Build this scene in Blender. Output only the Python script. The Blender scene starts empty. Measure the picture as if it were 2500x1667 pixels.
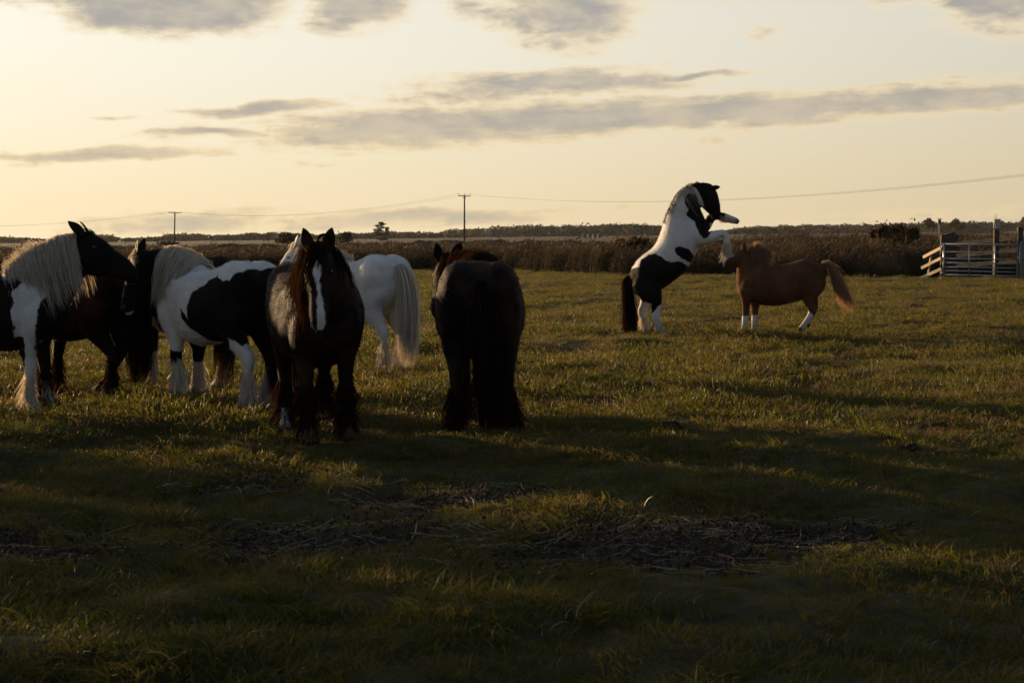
import bpy, math, random
import numpy as np
from mathutils import Vector, Matrix

random.seed(4)
RNG = np.random.default_rng(11)
sc = bpy.context.scene
COL = sc.collection

# ------------------------------------------------------------------ camera
CAM_H = 1.6
F_PX = 2500 * 50 / 36.0            # focal length in photograph pixels (50 mm lens)
PITCH = math.atan((833.5 - 573) / F_PX)
cam = bpy.data.cameras.new('camera')
cam.lens = 50; cam.sensor_width = 36; cam.clip_start = 0.1; cam.clip_end = 9000
cam_ob = bpy.data.objects.new('camera', cam)
COL.objects.link(cam_ob)
CAM_ROT = (Matrix.Rotation(math.pi / 2 - PITCH, 3, 'X') @ Matrix.Rotation(math.radians(-0.7), 3, 'Z'))
cam_ob.matrix_world = Matrix.Translation((0, 0, CAM_H)) @ CAM_ROT.to_4x4()
sc.camera = cam_ob
cam.dof.use_dof = True
cam.dof.focus_distance = 20.0
cam.dof.aperture_fstop = 7.1

def ray(px, py):
    d = Vector(((px - 1250) / F_PX, -(py - 833.5) / F_PX, -1.0))
    return CAM_ROT @ d

def at_depth(px, py, Y):
    d = ray(px, py); t = Y / d.y
    return Vector((d.x * t, Y, CAM_H + d.z * t))

def on_ground(px, py, z=0.0):
    d = ray(px, py); t = (z - CAM_H) / d.z
    return Vector((d.x * t, d.y * t, z))

# ------------------------------------------------------------------ light
SUN_AZ, SUN_EL = -50.0, 7.0
sun_dir = Vector((math.sin(math.radians(SUN_AZ)) * math.cos(math.radians(SUN_EL)),
                  math.cos(math.radians(SUN_AZ)) * math.cos(math.radians(SUN_EL)),
                  math.sin(math.radians(SUN_EL))))
sun = bpy.data.lights.new('sun', 'SUN')
sun.energy = 5.0; sun.angle = math.radians(0.6); sun.color = (1.0, 0.68, 0.36)
sun_ob = bpy.data.objects.new('sun', sun)
sun_ob.rotation_euler = sun_dir.to_track_quat('Z', 'Y').to_euler()
sun_ob.location = (-30, 20, 30)
COL.objects.link(sun_ob)

sc.view_settings.view_transform = 'Standard'
sc.view_settings.look = 'None'
sc.view_settings.gamma = 1.0
sc.view_settings.exposure = 1.0
sc.cycles.max_bounces = 4
sc.cycles.diffuse_bounces = 2
sc.cycles.glossy_bounces = 2
sc.cycles.transmission_bounces = 3
sc.cycles.caustics_reflective = False
sc.cycles.caustics_refractive = False

world = bpy.data.worlds.new('World')
sc.world = world
world.use_nodes = True
wt = world.node_tree
wt.nodes.clear()

class NB:
    """small helper to write node trees as expressions"""
    def __init__(s, t): s.t = t
    def n(s, k, **p):
        x = s.t.nodes.new(k)
        for a, b in p.items(): setattr(x, a, b)
        return x
    def put(s, sock, v):
        if v is None: return
        if isinstance(v, bpy.types.NodeSocket): s.t.links.new(v, sock)
        else:
            if sock.type == 'RGBA' and len(v) == 3: v = (*v, 1)
            sock.default_value = v
    def m(s, op, a, b=None, c=None, clamp=False):
        x = s.n('ShaderNodeMath', operation=op, use_clamp=clamp)
        s.put(x.inputs[0], a); s.put(x.inputs[1], b); s.put(x.inputs[2], c)
        return x.outputs[0]
    def mix(s, f, a, b, mode='MIX'):
        x = s.n('ShaderNodeMix', data_type='RGBA', blend_type=mode)
        s.put(x.inputs[0], f); s.put(x.inputs[6], a); s.put(x.inputs[7], b)
        return x.outputs[2]
    def ss(s, v, lo, hi, a=0.0, b=1.0):
        x = s.n('ShaderNodeMapRange', interpolation_type='SMOOTHSTEP')
        s.put(x.inputs[0], v)
        for i, q in enumerate((lo, hi, a, b)): s.put(x.inputs[i + 1], q)
        return x.outputs[0]
    def noise(s, vec, scale, detail=4, rough=0.55, dist=0.0):
        x = s.n('ShaderNodeTexNoise')
        if vec is not None: s.put(x.inputs['Vector'], vec)
        x.inputs['Scale'].default_value = scale; x.inputs['Detail'].default_value = detail
        x.inputs['Roughness'].default_value = rough; x.inputs['Distortion'].default_value = dist
        return x.outputs['Fac']
    def ramp(s, f, stops):
        x = s.n('ShaderNodeValToRGB'); e = x.color_ramp.elements
        while len(e) < len(stops): e.new(0.5)
        for i, (p, c) in enumerate(stops): e[i].position = p; e[i].color = (*c, 1)
        s.put(x.inputs[0], f)
        return x.outputs[0]
    def xyz(s, x, y, z):
        n = s.n('ShaderNodeCombineXYZ')
        for i, q in enumerate((x, y, z)): s.put(n.inputs[i], q)
        return n.outputs[0]

def build_world():
    b = NB(wt)
    sky = b.n('ShaderNodeTexSky', sky_type='NISHITA', sun_disc=False)
    sky.sun_elevation = math.radians(SUN_EL); sky.sun_rotation = math.radians(SUN_AZ)
    sky.altitude = 0; sky.dust_density = 1.0; sky.ozone_density = 3.0
    tc = b.n('ShaderNodeTexCoord')
    sp = b.n('ShaderNodeSeparateXYZ'); wt.links.new(tc.outputs['Generated'], sp.inputs[0])
    az = b.m('MULTIPLY', b.m('ARCTAN2', sp.outputs[0], sp.outputs[1]), 57.2958)
    el = b.m('MULTIPLY', b.m('ARCSINE', sp.outputs[2]), 57.2958)
    # thin bright veil of evening haze, strongest near the horizon, the same all round
    veil = b.m('MULTIPLY', b.m('POWER', 2.718, b.m('MULTIPLY', b.m('MAXIMUM', el, 0.0), -0.012)), b.ss(el, 10.0, 40.0, 1.0, 0.12))
    veilc = b.mix(b.ss(el, 0.0, 9.0), (5.75, 4.75, 3.1), (6.2, 5.65, 4.6))
    dt = b.n('ShaderNodeVectorMath', operation='DOT_PRODUCT'); wt.links.new(tc.outputs['Generated'], dt.inputs[0]); dt.inputs[1].default_value = sun_dir
    phase = b.m('MULTIPLY_ADD', b.m('POWER', b.m('MULTIPLY_ADD', dt.outputs['Value'], 0.5, 0.5), 1.0), 0.85, 0.06)   # haze scatters forward: bright towards the sun
    phc = b.n('ShaderNodeVectorMath', operation='SCALE'); wt.links.new(veilc, phc.inputs[0]); wt.links.new(phase, phc.inputs['Scale'])
    base = b.mix(b.m('MULTIPLY', veil, 0.94), sky.outputs[0], phc.outputs[0])
    # cloud coordinates: angles on the sky, rippled by noise
    v1 = b.xyz(b.m('MULTIPLY', az, 0.42), b.m('MULTIPLY', el, 1.05), 3.1)
    nA = b.noise(v1, 1.0, 5, 0.58, 0.25)
    nB = b.noise(b.xyz(b.m('MULTIPLY', az, 0.25), b.m('MULTIPLY', el, 0.8), 9.4), 1.0, 2, 0.55)
    nC = b.noise(b.xyz(b.m('MULTIPLY', az, 1.0), b.m('MULTIPLY', el, 2.4), 5.0), 1.0, 6, 0.62, 0.4)
    wa = b.m('ADD', az, b.m('MULTIPLY', b.m('SUBTRACT', nA, 0.5), 2.4))
    we = b.m('ADD', el, b.m('MULTIPLY', b.m('SUBTRACT', nB, 0.5), 0.9))
    dens = None; denss = None
    K = 0.0165
    CL = [  # centre x, y, half width, half height (photograph pixels), tilt, strength, lumpy
        (425, 8, 370, 120, 0.0, 2.0, 1), (870, 10, 180, 100, 0, 1.6, 1), (1380, 25, 270, 135, 0, 1.4, 1),
        (1870, 0, 150, 44, 0, .9, 1), (2450, 30, 220, 115, 0, 1.6, 1), (2190, 20, 100, 60, 0, .6, 1),
        (1870, 115, 75, 34, 0, .4, 1), (1745, 346, 75, 16, 0.05, .6, 1), (800, 404, 60, 9, 0, .4, 1), (2230, 532, 330, 26, 0, .34, 1), (1530, 515, 60, 14, 0, .45, 1),
        (1650, 290, 1250, 56, 0, 1.6, 0), (1000, 316, 520, 62, 0, 1.5, 0), (2300, 270, 620, 48, 0, 1.4, 0), (1330, 213, 480, 50, 0, 1.4, 0),
        (1690, 200, 190, 15, 0, 1.1, 0), (640, 264, 240, 22, 0, 1.2, 0), (230, 376, 400, 20, 0, 1.0, 0), (520, 328, 240, 22, 0, 1.2, 0),
        (2350, 222, 220, 10, 0, .6, 0), (1000, 528, 500, 36, 0, 1.3, 0), (480, 536, 360, 42, 0, 1.1, 0), (290, 288, 70, 7, 0, .6, 0)]
    vm = lambda op, x, y: (lambda n: (b.put(n.inputs[0], x), b.put(n.inputs[1], y), n)[2])(b.n('ShaderNodeVectorMath', operation=op))
    V_L = b.xyz(wa, we, 0.0); V_S = b.xyz(wa, b.m('SUBTRACT', we, b.m('MULTIPLY', wa, 0.03)), 0.0)
    for (cx, cy, hw, hh, ti, st, lump) in CL:
        a0 = math.degrees(math.atan((cx - 1250) / F_PX)); e0 = (571 - cy) * K
        if not lump: e0 -= 0.03 * a0
        d = vm('SUBTRACT', V_L if lump else V_S, (a0, e0, 0.0)).outputs[0]
        q = vm('LENGTH', vm('MULTIPLY', d, (1 / (hw * K), 1 / (hh * K), 0.0)).outputs[0], (0., 0., 0.)).outputs['Value']
        k = b.m('MULTIPLY_ADD', q, -st, st)
        if lump: dens = k if dens is None else b.m('MAXIMUM', dens, k)
        else: denss = k if denss is None else b.m('MAXIMUM', denss, k)
    # broken cloud over the rest of the sky, above the part in view and behind
    rest = b.m('MULTIPLY', b.ss(el, 9.5, 16.0), b.ss(nB, 0.42, 0.70, -0.4, 0.9))
    rest = b.m('SUBTRACT', rest, b.ss(el, 9.5, 12.0, 1.0, 0.0))
    dens = b.m('MAXIMUM', dens, rest)
    tex = b.m('ADD', b.m('MULTIPLY', b.m('SUBTRACT', nA, 0.5), 1.5), b.m('MULTIPLY', b.m('SUBTRACT', nC, 0.5), 0.8))
    d2 = b.m('ADD', dens, b.m('MULTIPLY', tex, b.ss(dens, -0.5, 0.3)))
    nD = b.noise(b.xyz(b.m('MULTIPLY', az, 0.16), b.m('MULTIPLY', b.m('SUBTRACT', el, b.m('MULTIPLY', az, 0.03)), 1.5), 7.7), 1.0, 5, 0.6, 0.2)
    ds = b.m('ADD', denss, b.m('ADD', b.m('MULTIPLY', b.m('SUBTRACT', nD, 0.55), 1.7), b.m('MULTIPLY', b.m('SUBTRACT', nC, 0.5), 1.1)))
    d2 = b.m('MAXIMUM', d2, b.m('MULTIPLY', ds, b.ss(denss, -0.3, 0.1)))
    alpha = b.ss(d2, -0.05, 0.60)
    core = b.ss(d2, 0.10, 1.0)
    body = b.mix(b.ss(nA, 0.35, 0.66), (2.85, 2.5, 2.0), (1.95, 1.86, 1.72))
    ccol = b.mix(core, b.mix(b.ss(el, 2.0, 9.0), (4.3, 3.4, 2.0), (4.6, 3.85, 2.6)), body)
    ccol = b.mix(b.ss(el, 8.0, 0.5, 0.0, 0.55), ccol, b.mix(0.5, ccol, (4.4, 3.4, 1.8)))
    high = b.ss(el, 10.0, 30.0)
    ccol = b.mix(high, ccol, (1.25, 1.30, 1.42))
    out = b.mix(b.m('MULTIPLY', alpha, 0.93), base, ccol)
    bg = b.n('ShaderNodeBackground'); bg.inputs[1].default_value = 0.10
    wt.links.new(out, bg.inputs[0])
    o = b.n('ShaderNodeOutputWorld'); wt.links.new(bg.outputs[0], o.inputs[0])
build_world()
world.cycles.sampling_method = 'MANUAL'
world.cycles.sample_map_resolution = 256

# ------------------------------------------------------------------ helpers
def tag(o, label=None, cat=None, group=None, kind=None):
    if label: o['label'] = label
    if cat: o['category'] = cat
    if group: o['group'] = group
    if kind: o['kind'] = kind
    return o

def empty(name, loc=(0, 0, 0), rz=0.0, scale=1.0):
    o = bpy.data.objects.new(name, None)
    o.location = loc; o.rotation_euler = (0, 0, rz); o.scale = (scale,) * 3
    o.empty_display_size = 0.1
    COL.objects.link(o)
    return o

def mesh_ob(name, V, F, mat=None, parent=None, smooth=False, link=True):
    me = bpy.data.meshes.new(name)
    me.from_pydata([tuple(map(float, v)) for v in V], [], [tuple(map(int, f)) for f in F])
    if mat: me.materials.append(mat)
    if smooth: me.polygons.foreach_set('use_smooth', [True] * len(me.polygons))
    me.update()
    o = bpy.data.objects.new(name, me)
    if parent: o.parent = parent
    if link: COL.objects.link(o)
    return o

def np_mesh(name, V, F, mat=None, parent=None, smooth=False, link=True):
    """fast mesh from numpy arrays; F is (n,3) or (n,4)"""
    V = np.asarray(V, np.float32); F = np.asarray(F, np.int32)
    me = bpy.data.meshes.new(name)
    me.vertices.add(len(V)); me.vertices.foreach_set('co', V.ravel())
    k = F.shape[1]
    me.loops.add(F.size); me.loops.foreach_set('vertex_index', F.ravel())
    me.polygons.add(len(F))
    me.polygons.foreach_set('loop_start', np.arange(len(F), dtype=np.int32) * k)
    me.polygons.foreach_set('loop_total', np.full(len(F), k, np.int32))
    if smooth: me.polygons.foreach_set('use_smooth', np.ones(len(F), bool))
    if mat: me.materials.append(mat)
    me.update(calc_edges=True)
    o = bpy.data.objects.new(name, me)
    if parent: o.parent = parent
    if link: COL.objects.link(o)
    return o

def attr(o, name, data):
    a = o.data.attributes.new(name, 'FLOAT', 'POINT')
    a.data.foreach_set('value', np.asarray(data, np.float32).ravel())

class MB:
    """collects boxes, bars and tubes into one mesh"""
    def __init__(s): s.V = []; s.F = []
    def add(s, V, F):
        n = len(s.V); s.V += [tuple(v) for v in V]; s.F += [tuple(i + n for i in f) for f in F]
    def bar(s, p, q, w, t, up=(0, 0, 1), jit=0.0):
        p = Vector(p); q = Vector(q); d = (q - p).normalized(); u = Vector(up)
        sd = d.cross(u).normalized(); u = sd.cross(d).normalized()
        c = []
        for e in (p, q):
            for a, b_ in ((-1, -1), (1, -1), (1, 1), (-1, 1)):
                c.append(e + sd * (a * t / 2 + random.uniform(-jit, jit)) + u * (b_ * w / 2 + random.uniform(-jit, jit)))
        s.add(c, [(3, 2, 1, 0), (4, 5, 6, 7), (0, 1, 5, 4), (1, 2, 6, 5), (2, 3, 7, 6), (3, 0, 4, 7)])
    def tube(s, pts, rad, n=8):
        pts = [Vector(p) for p in pts]
        if not hasattr(rad, '__len__'): rad = [rad] * len(pts)
        V = []; F = []
        for i, p in enumerate(pts):
            d = (pts[min(i + 1, len(pts) - 1)] - pts[max(i - 1, 0)]).normalized()
            a = d.orthogonal().normalized() if abs(d.z) < .95 else d.cross(Vector((1, 0, 0))).normalized()
            c = d.cross(a)
            for k in range(n):
                g = 2 * math.pi * k / n
                V.append(p + (a * math.cos(g) + c * math.sin(g)) * rad[i])
        for i in range(len(pts) - 1):
            for k in range(n):
                F.append((i * n + k, i * n + (k + 1) % n, (i + 1) * n + (k + 1) % n, (i + 1) * n + k))
        F.append(tuple(range(n - 1, -1, -1))); F.append(tuple((len(pts) - 1) * n + k for k in range(n)))
        s.add(V, F)
    def build(s, name, mat, parent=None, smooth=False):
        return mesh_ob(name, s.V, s.F, mat, parent, smooth)

# value noise on numpy arrays
_T = np.random.default_rng(7).random((256, 256)).astype(np.float64)
def vnoise(x, y):
    xi = np.floor(x).astype(int); yi = np.floor(y).astype(int)
    fx = x - xi; fy = y - yi
    fx = fx * fx * (3 - 2 * fx); fy = fy * fy * (3 - 2 * fy)
    g = lambda a, c: _T[a & 255, c & 255]
    return (g(xi, yi) * (1 - fx) + g(xi + 1, yi) * fx) * (1 - fy) + (g(xi, yi + 1) * (1 - fx) + g(xi + 1, yi + 1) * fx) * fy
def fbm(x, y, o=4):
    s = 0; a = 0.5
    for i in range(o):
        s = s + a * vnoise(x * 2 ** i + 17.3 * i, y * 2 ** i + 5.1 * i); a *= 0.5
    return s
def sstep(x, a, b):
    t = np.clip((x - a) / (b - a), 0, 1); return t * t * (3 - 2 * t)

def new_mat(name):
    m = bpy.data.materials.new(name); m.use_nodes = True
    m.node_tree.nodes.clear()
    return m, NB(m.node_tree)

def finish(m, b, shader):
    o = b.n('ShaderNodeOutputMaterial'); m.node_tree.links.new(shader, o.inputs[0])
    return m

def principled(b, col, rough=0.7, spec=0.3, bump=None, bstr=0.3, bdist=0.02, metal=0.0, sheen=0.0, sheenc=(1, .9, .75)):
    p = b.n('ShaderNodeBsdfPrincipled')
    b.put(p.inputs['Base Color'], col); b.put(p.inputs['Roughness'], rough)
    p.inputs['Specular IOR Level'].default_value = spec; p.inputs['Metallic'].default_value = metal
    if sheen:
        p.inputs['Sheen Weight'].default_value = sheen; p.inputs['Sheen Roughness'].default_value = 0.35
        p.inputs['Sheen Tint'].default_value = (*sheenc, 1)
    if bump is not None:
        k = b.n('ShaderNodeBump'); k.inputs['Strength'].default_value = bstr; k.inputs['Distance'].default_value = bdist
        b.put(k.inputs['Height'], bump); b.t.links.new(k.outputs[0], p.inputs['Normal'])
    return p.outputs[0]

def two_sided_leaf(b, col, tcol, f=0.4, rough=0.55, spec=0.25):
    p = principled(b, col, rough, spec)
    t = b.n('ShaderNodeBsdfTranslucent'); b.put(t.inputs[0], tcol)
    mx = b.n('ShaderNodeMixShader'); b.put(mx.inputs[0], f)
    b.t.links.new(p, mx.inputs[1]); b.t.links.new(t.outputs[0], mx.inputs[2])
    return mx.outputs[0]

def simple_mat(name, c1, c2, scale=6.0, rough=0.75, spec=0.3, metal=0.0, stretch=None, bstr=0.3, bdist=0.01, detail=6):
    m, b = new_mat(name)
    tc = b.n('ShaderNodeTexCoord'); v = tc.outputs['Object']
    if stretch:
        mp = b.n('ShaderNodeMapping'); b.t.links.new(v, mp.inputs[0]); mp.inputs['Scale'].default_value = stretch
        v = mp.outputs[0]
    f = b.noise(v, scale, detail, 0.6)
    col = b.mix(b.ss(f, 0.3, 0.7), c1, c2)
    return finish(m, b, principled(b, col, rough, spec, f, bstr, bdist, metal))
# ------------------------------------------------------------------ ground
DITCH_X = [-400, -60, -30, -12, -1.3, 3.8, 12.6, 25, 60, 400]
DITCH_Y = [120, 85, 75, 68, 63.5, 54, 46.5, 41, 30, 10]
def ditch_y(x): return np.interp(x, DITCH_X, DITCH_Y)

MUD = [(0.50, 7.15, 1.0, 0.62), (-1.0, 7.5, 0.85, 0.50), (-2.5, 7.2, 0.6, 0.4), (-0.3, 8.6, .7, .25), (1.6, 7.4, .5, .3), (-1.6, 9.0, .7, .22)]
def mud(x, y):
    n = fbm(x * 2.6 + 3, y * 2.6, 4) - 0.47
    m = np.zeros_like(x)
    for (cx, cy, rx, ry) in MUD:
        q = np.sqrt(((x - cx) / rx) ** 2 + ((y - cy) / ry) ** 2)
        m = np.maximum(m, sstep(1.05 - q + n * 1.9, 0.0, 0.45))
    return m

def ground_z(x, y):
    x = np.asarray(x, float); y = np.asarray(y, float)
    near = 1 - sstep(y, 70, 110)
    z = (fbm(x * 0.55 + 40, y * 0.75 + 9, 3) - 0.44) * 0.20
    z += (fbm(x * 1.5 + 4, y * 2.1 + 2, 3) - 0.44) * 0.20
    z += (fbm(x * 5.0, y * 6.0 + 50, 2) - 0.37) * 0.030
    z -= mud(x, y) * 0.03
    z *= near * (1 - sstep(np.abs(x), 40, 70))
    z -= 0.45 * sstep(y - ditch_y(x), 0.0, 3.0) * (1 - sstep(y - ditch_y(x), 22, 30)) * (1 - sstep(np.abs(x), 90, 160))
    return z
def gz(x, y): return float(ground_z(np.array([x]), np.array([y]))[0])

def axis(segs):
    out = []
    for a, c, st in segs: out += list(np.arange(a, c, st))
    return out
gx = np.array(axis([(-20, 20, 0.13)]))
ex = 20 * 1.10 ** np.arange(0, 56)
gx = np.concatenate([-ex[::-1], gx, ex]); gx = np.unique(np.round(gx, 4))
gy = np.array([-400, -200, -100, -50, -25, -12, -6, -2, 0, 1] + axis([(1.5, 14, 0.08), (14, 30, 0.14), (30, 76, 0.3)]) +
              list(76 * 1.06 ** np.arange(0, 74)))
GX, GY = np.meshgrid(gx, gy)
GZ = ground_z(GX, GY)
nr, nc = GX.shape
idx = np.arange(nr * nc).reshape(nr, nc)
GF = np.stack([idx[:-1, :-1], idx[:-1, 1:], idx[1:, 1:], idx[1:, :-1]], -1).reshape(-1, 4)
GV = np.stack([GX, GY, GZ], -1).reshape(-1, 3)

def ground_mat():
    m, b = new_mat('pasture_ground')
    g = b.n('ShaderNodeNewGeometry'); P = g.outputs['Position']
    sp = b.n('ShaderNodeSeparateXYZ'); b.t.links.new(P, sp.inputs[0])
    a = b.n('ShaderNodeAttribute', attribute_name='mud')
    n1 = b.noise(P, 0.9, 8, 0.6); n2 = b.noise(P, 9.0, 8, 0.65); n3 = b.noise(P, 60.0, 4, 0.6)
    grass = b.ramp(n1, [(0.3, (0.022, 0.028, 0.007)), (0.5, (0.044, 0.045, 0.011)), (0.72, (0.066, 0.054, 0.018))])
    grass = b.mix(b.ss(n2, 0.35, 0.7), grass, (0.03, 0.022, 0.013))
    soil = b.mix(b.ss(n2, 0.35, 0.65), (0.026, 0.020, 0.014), (0.055, 0.043, 0.031))
    col = b.mix(a.outputs['Fac'], grass, soil)
    # fields beyond the ditch: dark tilth, rough grass, pale stubble strips
    st = b.noise(b.xyz(b.m('MULTIPLY', sp.outputs[0], 0.0015), b.m('MULTIPLY', sp.outputs[1], 0.011), 0.0), 1.0, 3, 0.5)
    fld = b.ramp(st, [(0.36, (0.020, 0.018, 0.009)), (0.49, (0.034, 0.028, 0.014)), (0.53, (0.11, 0.085, 0.045)), (0.56, (0.034, 0.030, 0.014)), (0.7, (0.022, 0.024, 0.010))])
    far = b.ss(sp.outputs[1], 95, 120)
    col = b.mix(far, col, fld)
    dit = b.n('ShaderNodeAttribute', attribute_name='ditch')
    col = b.mix(dit.outputs['Fac'], col, (0.014, 0.011, 0.007))
    bm_ = b.m('ADD', n2, b.m('MULTIPLY', n3, 0.35))
    return finish(m, b, principled(b, col, 0.95, 0.12, bm_, 0.6, 0.03))
ground = np_mesh('ground', GV, GF, ground_mat(), smooth=True)
MUDV = mud(GX, GY) * (np.abs(GY - 8) < 6)
attr(ground, 'mud', MUDV)
DITV = sstep(GY - ditch_y(GX), -0.4, 1.0) * (1 - sstep(GY - ditch_y(GX), 30, 36)) * (np.abs(GX) < 200)
attr(ground, 'ditch', DITV)
tag(ground, kind='structure')

# ------------------------------------------------------------------ scattering (grass, reeds)
def ribbons(P, W, side=None, rng=RNG):
    """P (n,k,3) strand points, W (k,) or (n,k) widths -> quads"""
    n, k, _ = P.shape
    T = np.gradient(P, axis=1)
    T /= np.linalg.norm(T, axis=2, keepdims=True) + 1e-9
    R = rng.normal(size=(n, 1, 3)) if side is None else side
    S = np.cross(T, np.broadcast_to(R, T.shape)); S /= np.linalg.norm(S, axis=2, keepdims=True) + 1e-9
    W = np.broadcast_to(W, (n, k))[..., None]
    L = P - S * W / 2; Rr = P + S * W / 2
    V = np.stack([L, Rr], 2).reshape(-1, 3)
    base = (np.arange(n) * k * 2)[:, None] + (np.arange(k - 1) * 2)[None]
    F = np.stack([base, base + 1, base + 3, base + 2], -1).reshape(-1, 4)
    return V, F

def variant_coll(name, obs):
    c = bpy.data.collections.new(name)
    for o in obs: c.objects.link(o)
    return c

def scatter(name, V, F, dens, scl, coll, seed, tilt=0.25, smin=0.7, smax=1.3):
    o = np_mesh(name, V, F)
    attr(o, 'dens', dens); attr(o, 'scl', scl)
    t = bpy.data.node_groups.new(name + '_scatter', 'GeometryNodeTree')
    t.interface.new_socket('Geometry', in_out='INPUT', socket_type='NodeSocketGeometry')
    t.interface.new_socket('Geometry', in_out='OUTPUT', socket_type='NodeSocketGeometry')
    N = t.nodes.new; L = t.links.new
    gi = N('NodeGroupInput'); go = N('NodeGroupOutput')
    ds = N('GeometryNodeDistributePointsOnFaces'); ds.distribute_method = 'RANDOM'; ds.inputs['Seed'].default_value = seed
    na = N('GeometryNodeInputNamedAttribute'); na.data_type = 'FLOAT'; na.inputs[0].default_value = 'dens'
    ns = N('GeometryNodeInputNamedAttribute'); ns.data_type = 'FLOAT'; ns.inputs[0].default_value = 'scl'
    ci = N('GeometryNodeCollectionInfo'); ci.inputs[0].default_value = coll
    ci.inputs['Separate Children'].default_value = True; ci.inputs['Reset Children'].default_value = True
    ip = N('GeometryNodeInstanceOnPoints'); ip.inputs['Pick Instance'].default_value = True
    rr = N('FunctionNodeRandomValue'); rr.data_type = 'FLOAT_VECTOR'
    rr.inputs[0].default_value = (-tilt, -tilt, 0); rr.inputs[1].default_value = (tilt, tilt, 6.283)
    rs = N('FunctionNodeRandomValue'); rs.data_type = 'FLOAT'
    rs.inputs[2].default_value = smin; rs.inputs[3].default_value = smax
    mu = N('ShaderNodeMath'); mu.operation = 'MULTIPLY'
    L(gi.outputs[0], ds.inputs['Mesh']); L(na.outputs[0], ds.inputs['Density'])
    L(ds.outputs['Points'], ip.inputs['Points']); L(ci.outputs[0], ip.inputs['Instance'])
    L(rr.outputs[0], ip.inputs['Rotation']); L(rs.outputs[1], mu.inputs[0]); L(ns.outputs[0], mu.inputs[1])
    L(mu.outputs[0], ip.inputs['Scale']); L(ip.outputs[0], go.inputs[0])
    md = o.modifiers.new('scatter', 'NODES'); md.node_group = t
    return o

def grass_mat(name, dry):
    m, b = new_mat(name)
    oi = b.n('ShaderNodeObjectInfo'); r = oi.outputs['Random']
    g = b.n('ShaderNodeNewGeometry')
    n1 = b.noise(g.outputs['Position'], 0.8, 5, 0.6); n2 = b.noise(g.outputs['Position'], 3.1, 4, 0.6)
    f = b.m('ADD', b.m('MULTIPLY', r, 0.45), b.m('ADD', b.m('MULTIPLY', n1, 0.9), b.m('MULTIPLY', n2, 0.35)), clamp=True)
    f = b.m('SUBTRACT', f, 0.32)
    if dry:
        c = b.ramp(f, [(0.1, (0.060, 0.047, 0.021)), (0.6, (0.12, 0.086, 0.042))])
        t = b.ramp(f, [(0.1, (0.075, 0.050, 0.016)), (0.6, (0.15, 0.095, 0.034))])
    else:
        c = b.ramp(f, [(0.15, (0.028, 0.040, 0.007)), (0.42, (0.060, 0.061, 0.013)), (0.62, (0.092, 0.078, 0.020)), (0.85, (0.130, 0.094, 0.026))])
        t = b.ramp(f, [(0.15, (0.048, 0.068, 0.005)), (0.5, (0.120, 0.112, 0.009)), (0.85, (0.170, 0.120, 0.020))])
    return finish(m, b, two_sided_leaf(b, c, t, 0.45, 0.55, 0.20))

PM = simple_mat('glint_stems', (0.16, 0.13, 0.07), (0.30, 0.25, 0.15), 3, 0.45, 0.3)  # pale blade colour stands in for bright glints in the turf
def tuft(i, nb, rad, hmin, hmax, w, lean, mat, k=4):
    r = np.random.default_rng(100 + i)
    a = r.random(nb) * 6.283; q = np.sqrt(r.random(nb)) * rad
    base = np.stack([np.cos(a) * q, np.sin(a) * q, np.full(nb, -0.02)], 1)
    h = hmin + (hmax - hmin) * r.random(nb) ** 1.6
    ld = a + r.normal(0, 0.9, nb); la = lean * (0.3 + r.random(nb)) * h
    s = np.linspace(0, 1, k)
    P = np.zeros((nb, k, 3))
    P[..., :2] = base[:, None, :2] + np.stack([np.cos(ld), np.sin(ld)], 1)[:, None] * (la[:, None] * s ** 1.8)[..., None]
    P[..., 2] = base[:, 2:3] + h[:, None] * (s - 0.28 * s ** 3 * lean)
    W = w * np.array([1.0, 0.9, 0.6, 0.08])[None] * (0.6 + 0.8 * r.random((nb, 1)))
    V, F = ribbons(P, W, rng=r)
    return np_mesh('grass_tuft', V, F, mat, link=False)

GM, DM = grass_mat('grass_blades', False), grass_mat('dry_grass_blades', True)
tufts = [tuft(i, 110, 0.13, 0.015, 0.060, 0.0040, 0.8, GM) for i in range(4)] + \
        [tuft(4, 90, 0.11, 0.03, 0.085, 0.0040, 1.0, GM), tuft(5, 70, 0.12, 0.02, 0.085, 0.0032, 1.2, DM), tuft(7, 5, 0.14, 0.03, 0.09, 0.0032, 0.8, PM)]
tc_ = variant_coll('grass_variants', tufts)

sel = (GX > -26) & (GX < 26) & (GY > 3.2) & (GY < 78)
sel &= (GY < ditch_y(GX) + 1.2)
keep = sel[:-1, :-1] & sel[1:, 1:] & sel[:-1, 1:] & sel[1:, :-1]
wedge = np.abs(GX) < 0.42 * GY + 3.0
keep &= wedge[:-1, :-1]
F2 = GF.reshape(nr - 1, nc - 1, 4)[keep]
used, inv = np.unique(F2, return_inverse=True); F2 = inv.reshape(-1, 4)
gxv, gyv = GX.ravel()[used], GY.ravel()[used]
fall = np.clip(9.0 / np.maximum(gyv, 4), 0.14, 1.0)
patch = 0.75 + 0.5 * sstep(fbm(gxv * 1.1 + 9, gyv * 1.3 + 31, 4), 0.3, 0.65)
thin = patch * (1 - 0.93 * MUDV.ravel()[used])
vary = 0.80 + 0.65 * sstep(fbm(gxv * 0.9 + 70, gyv * 1.2 + 11, 4), 0.28, 0.66)
grass = scatter('grass', GV[used], F2, 150 * thin * (1 - sstep(gyv, 10, 15)) * np.clip(7 / np.maximum(gyv, 3), .5, 1), 0.9 * vary, tc_, 5)
tag(grass, 'short tussocky grass on the shaded near ground', 'grass', kind='stuff')
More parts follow.
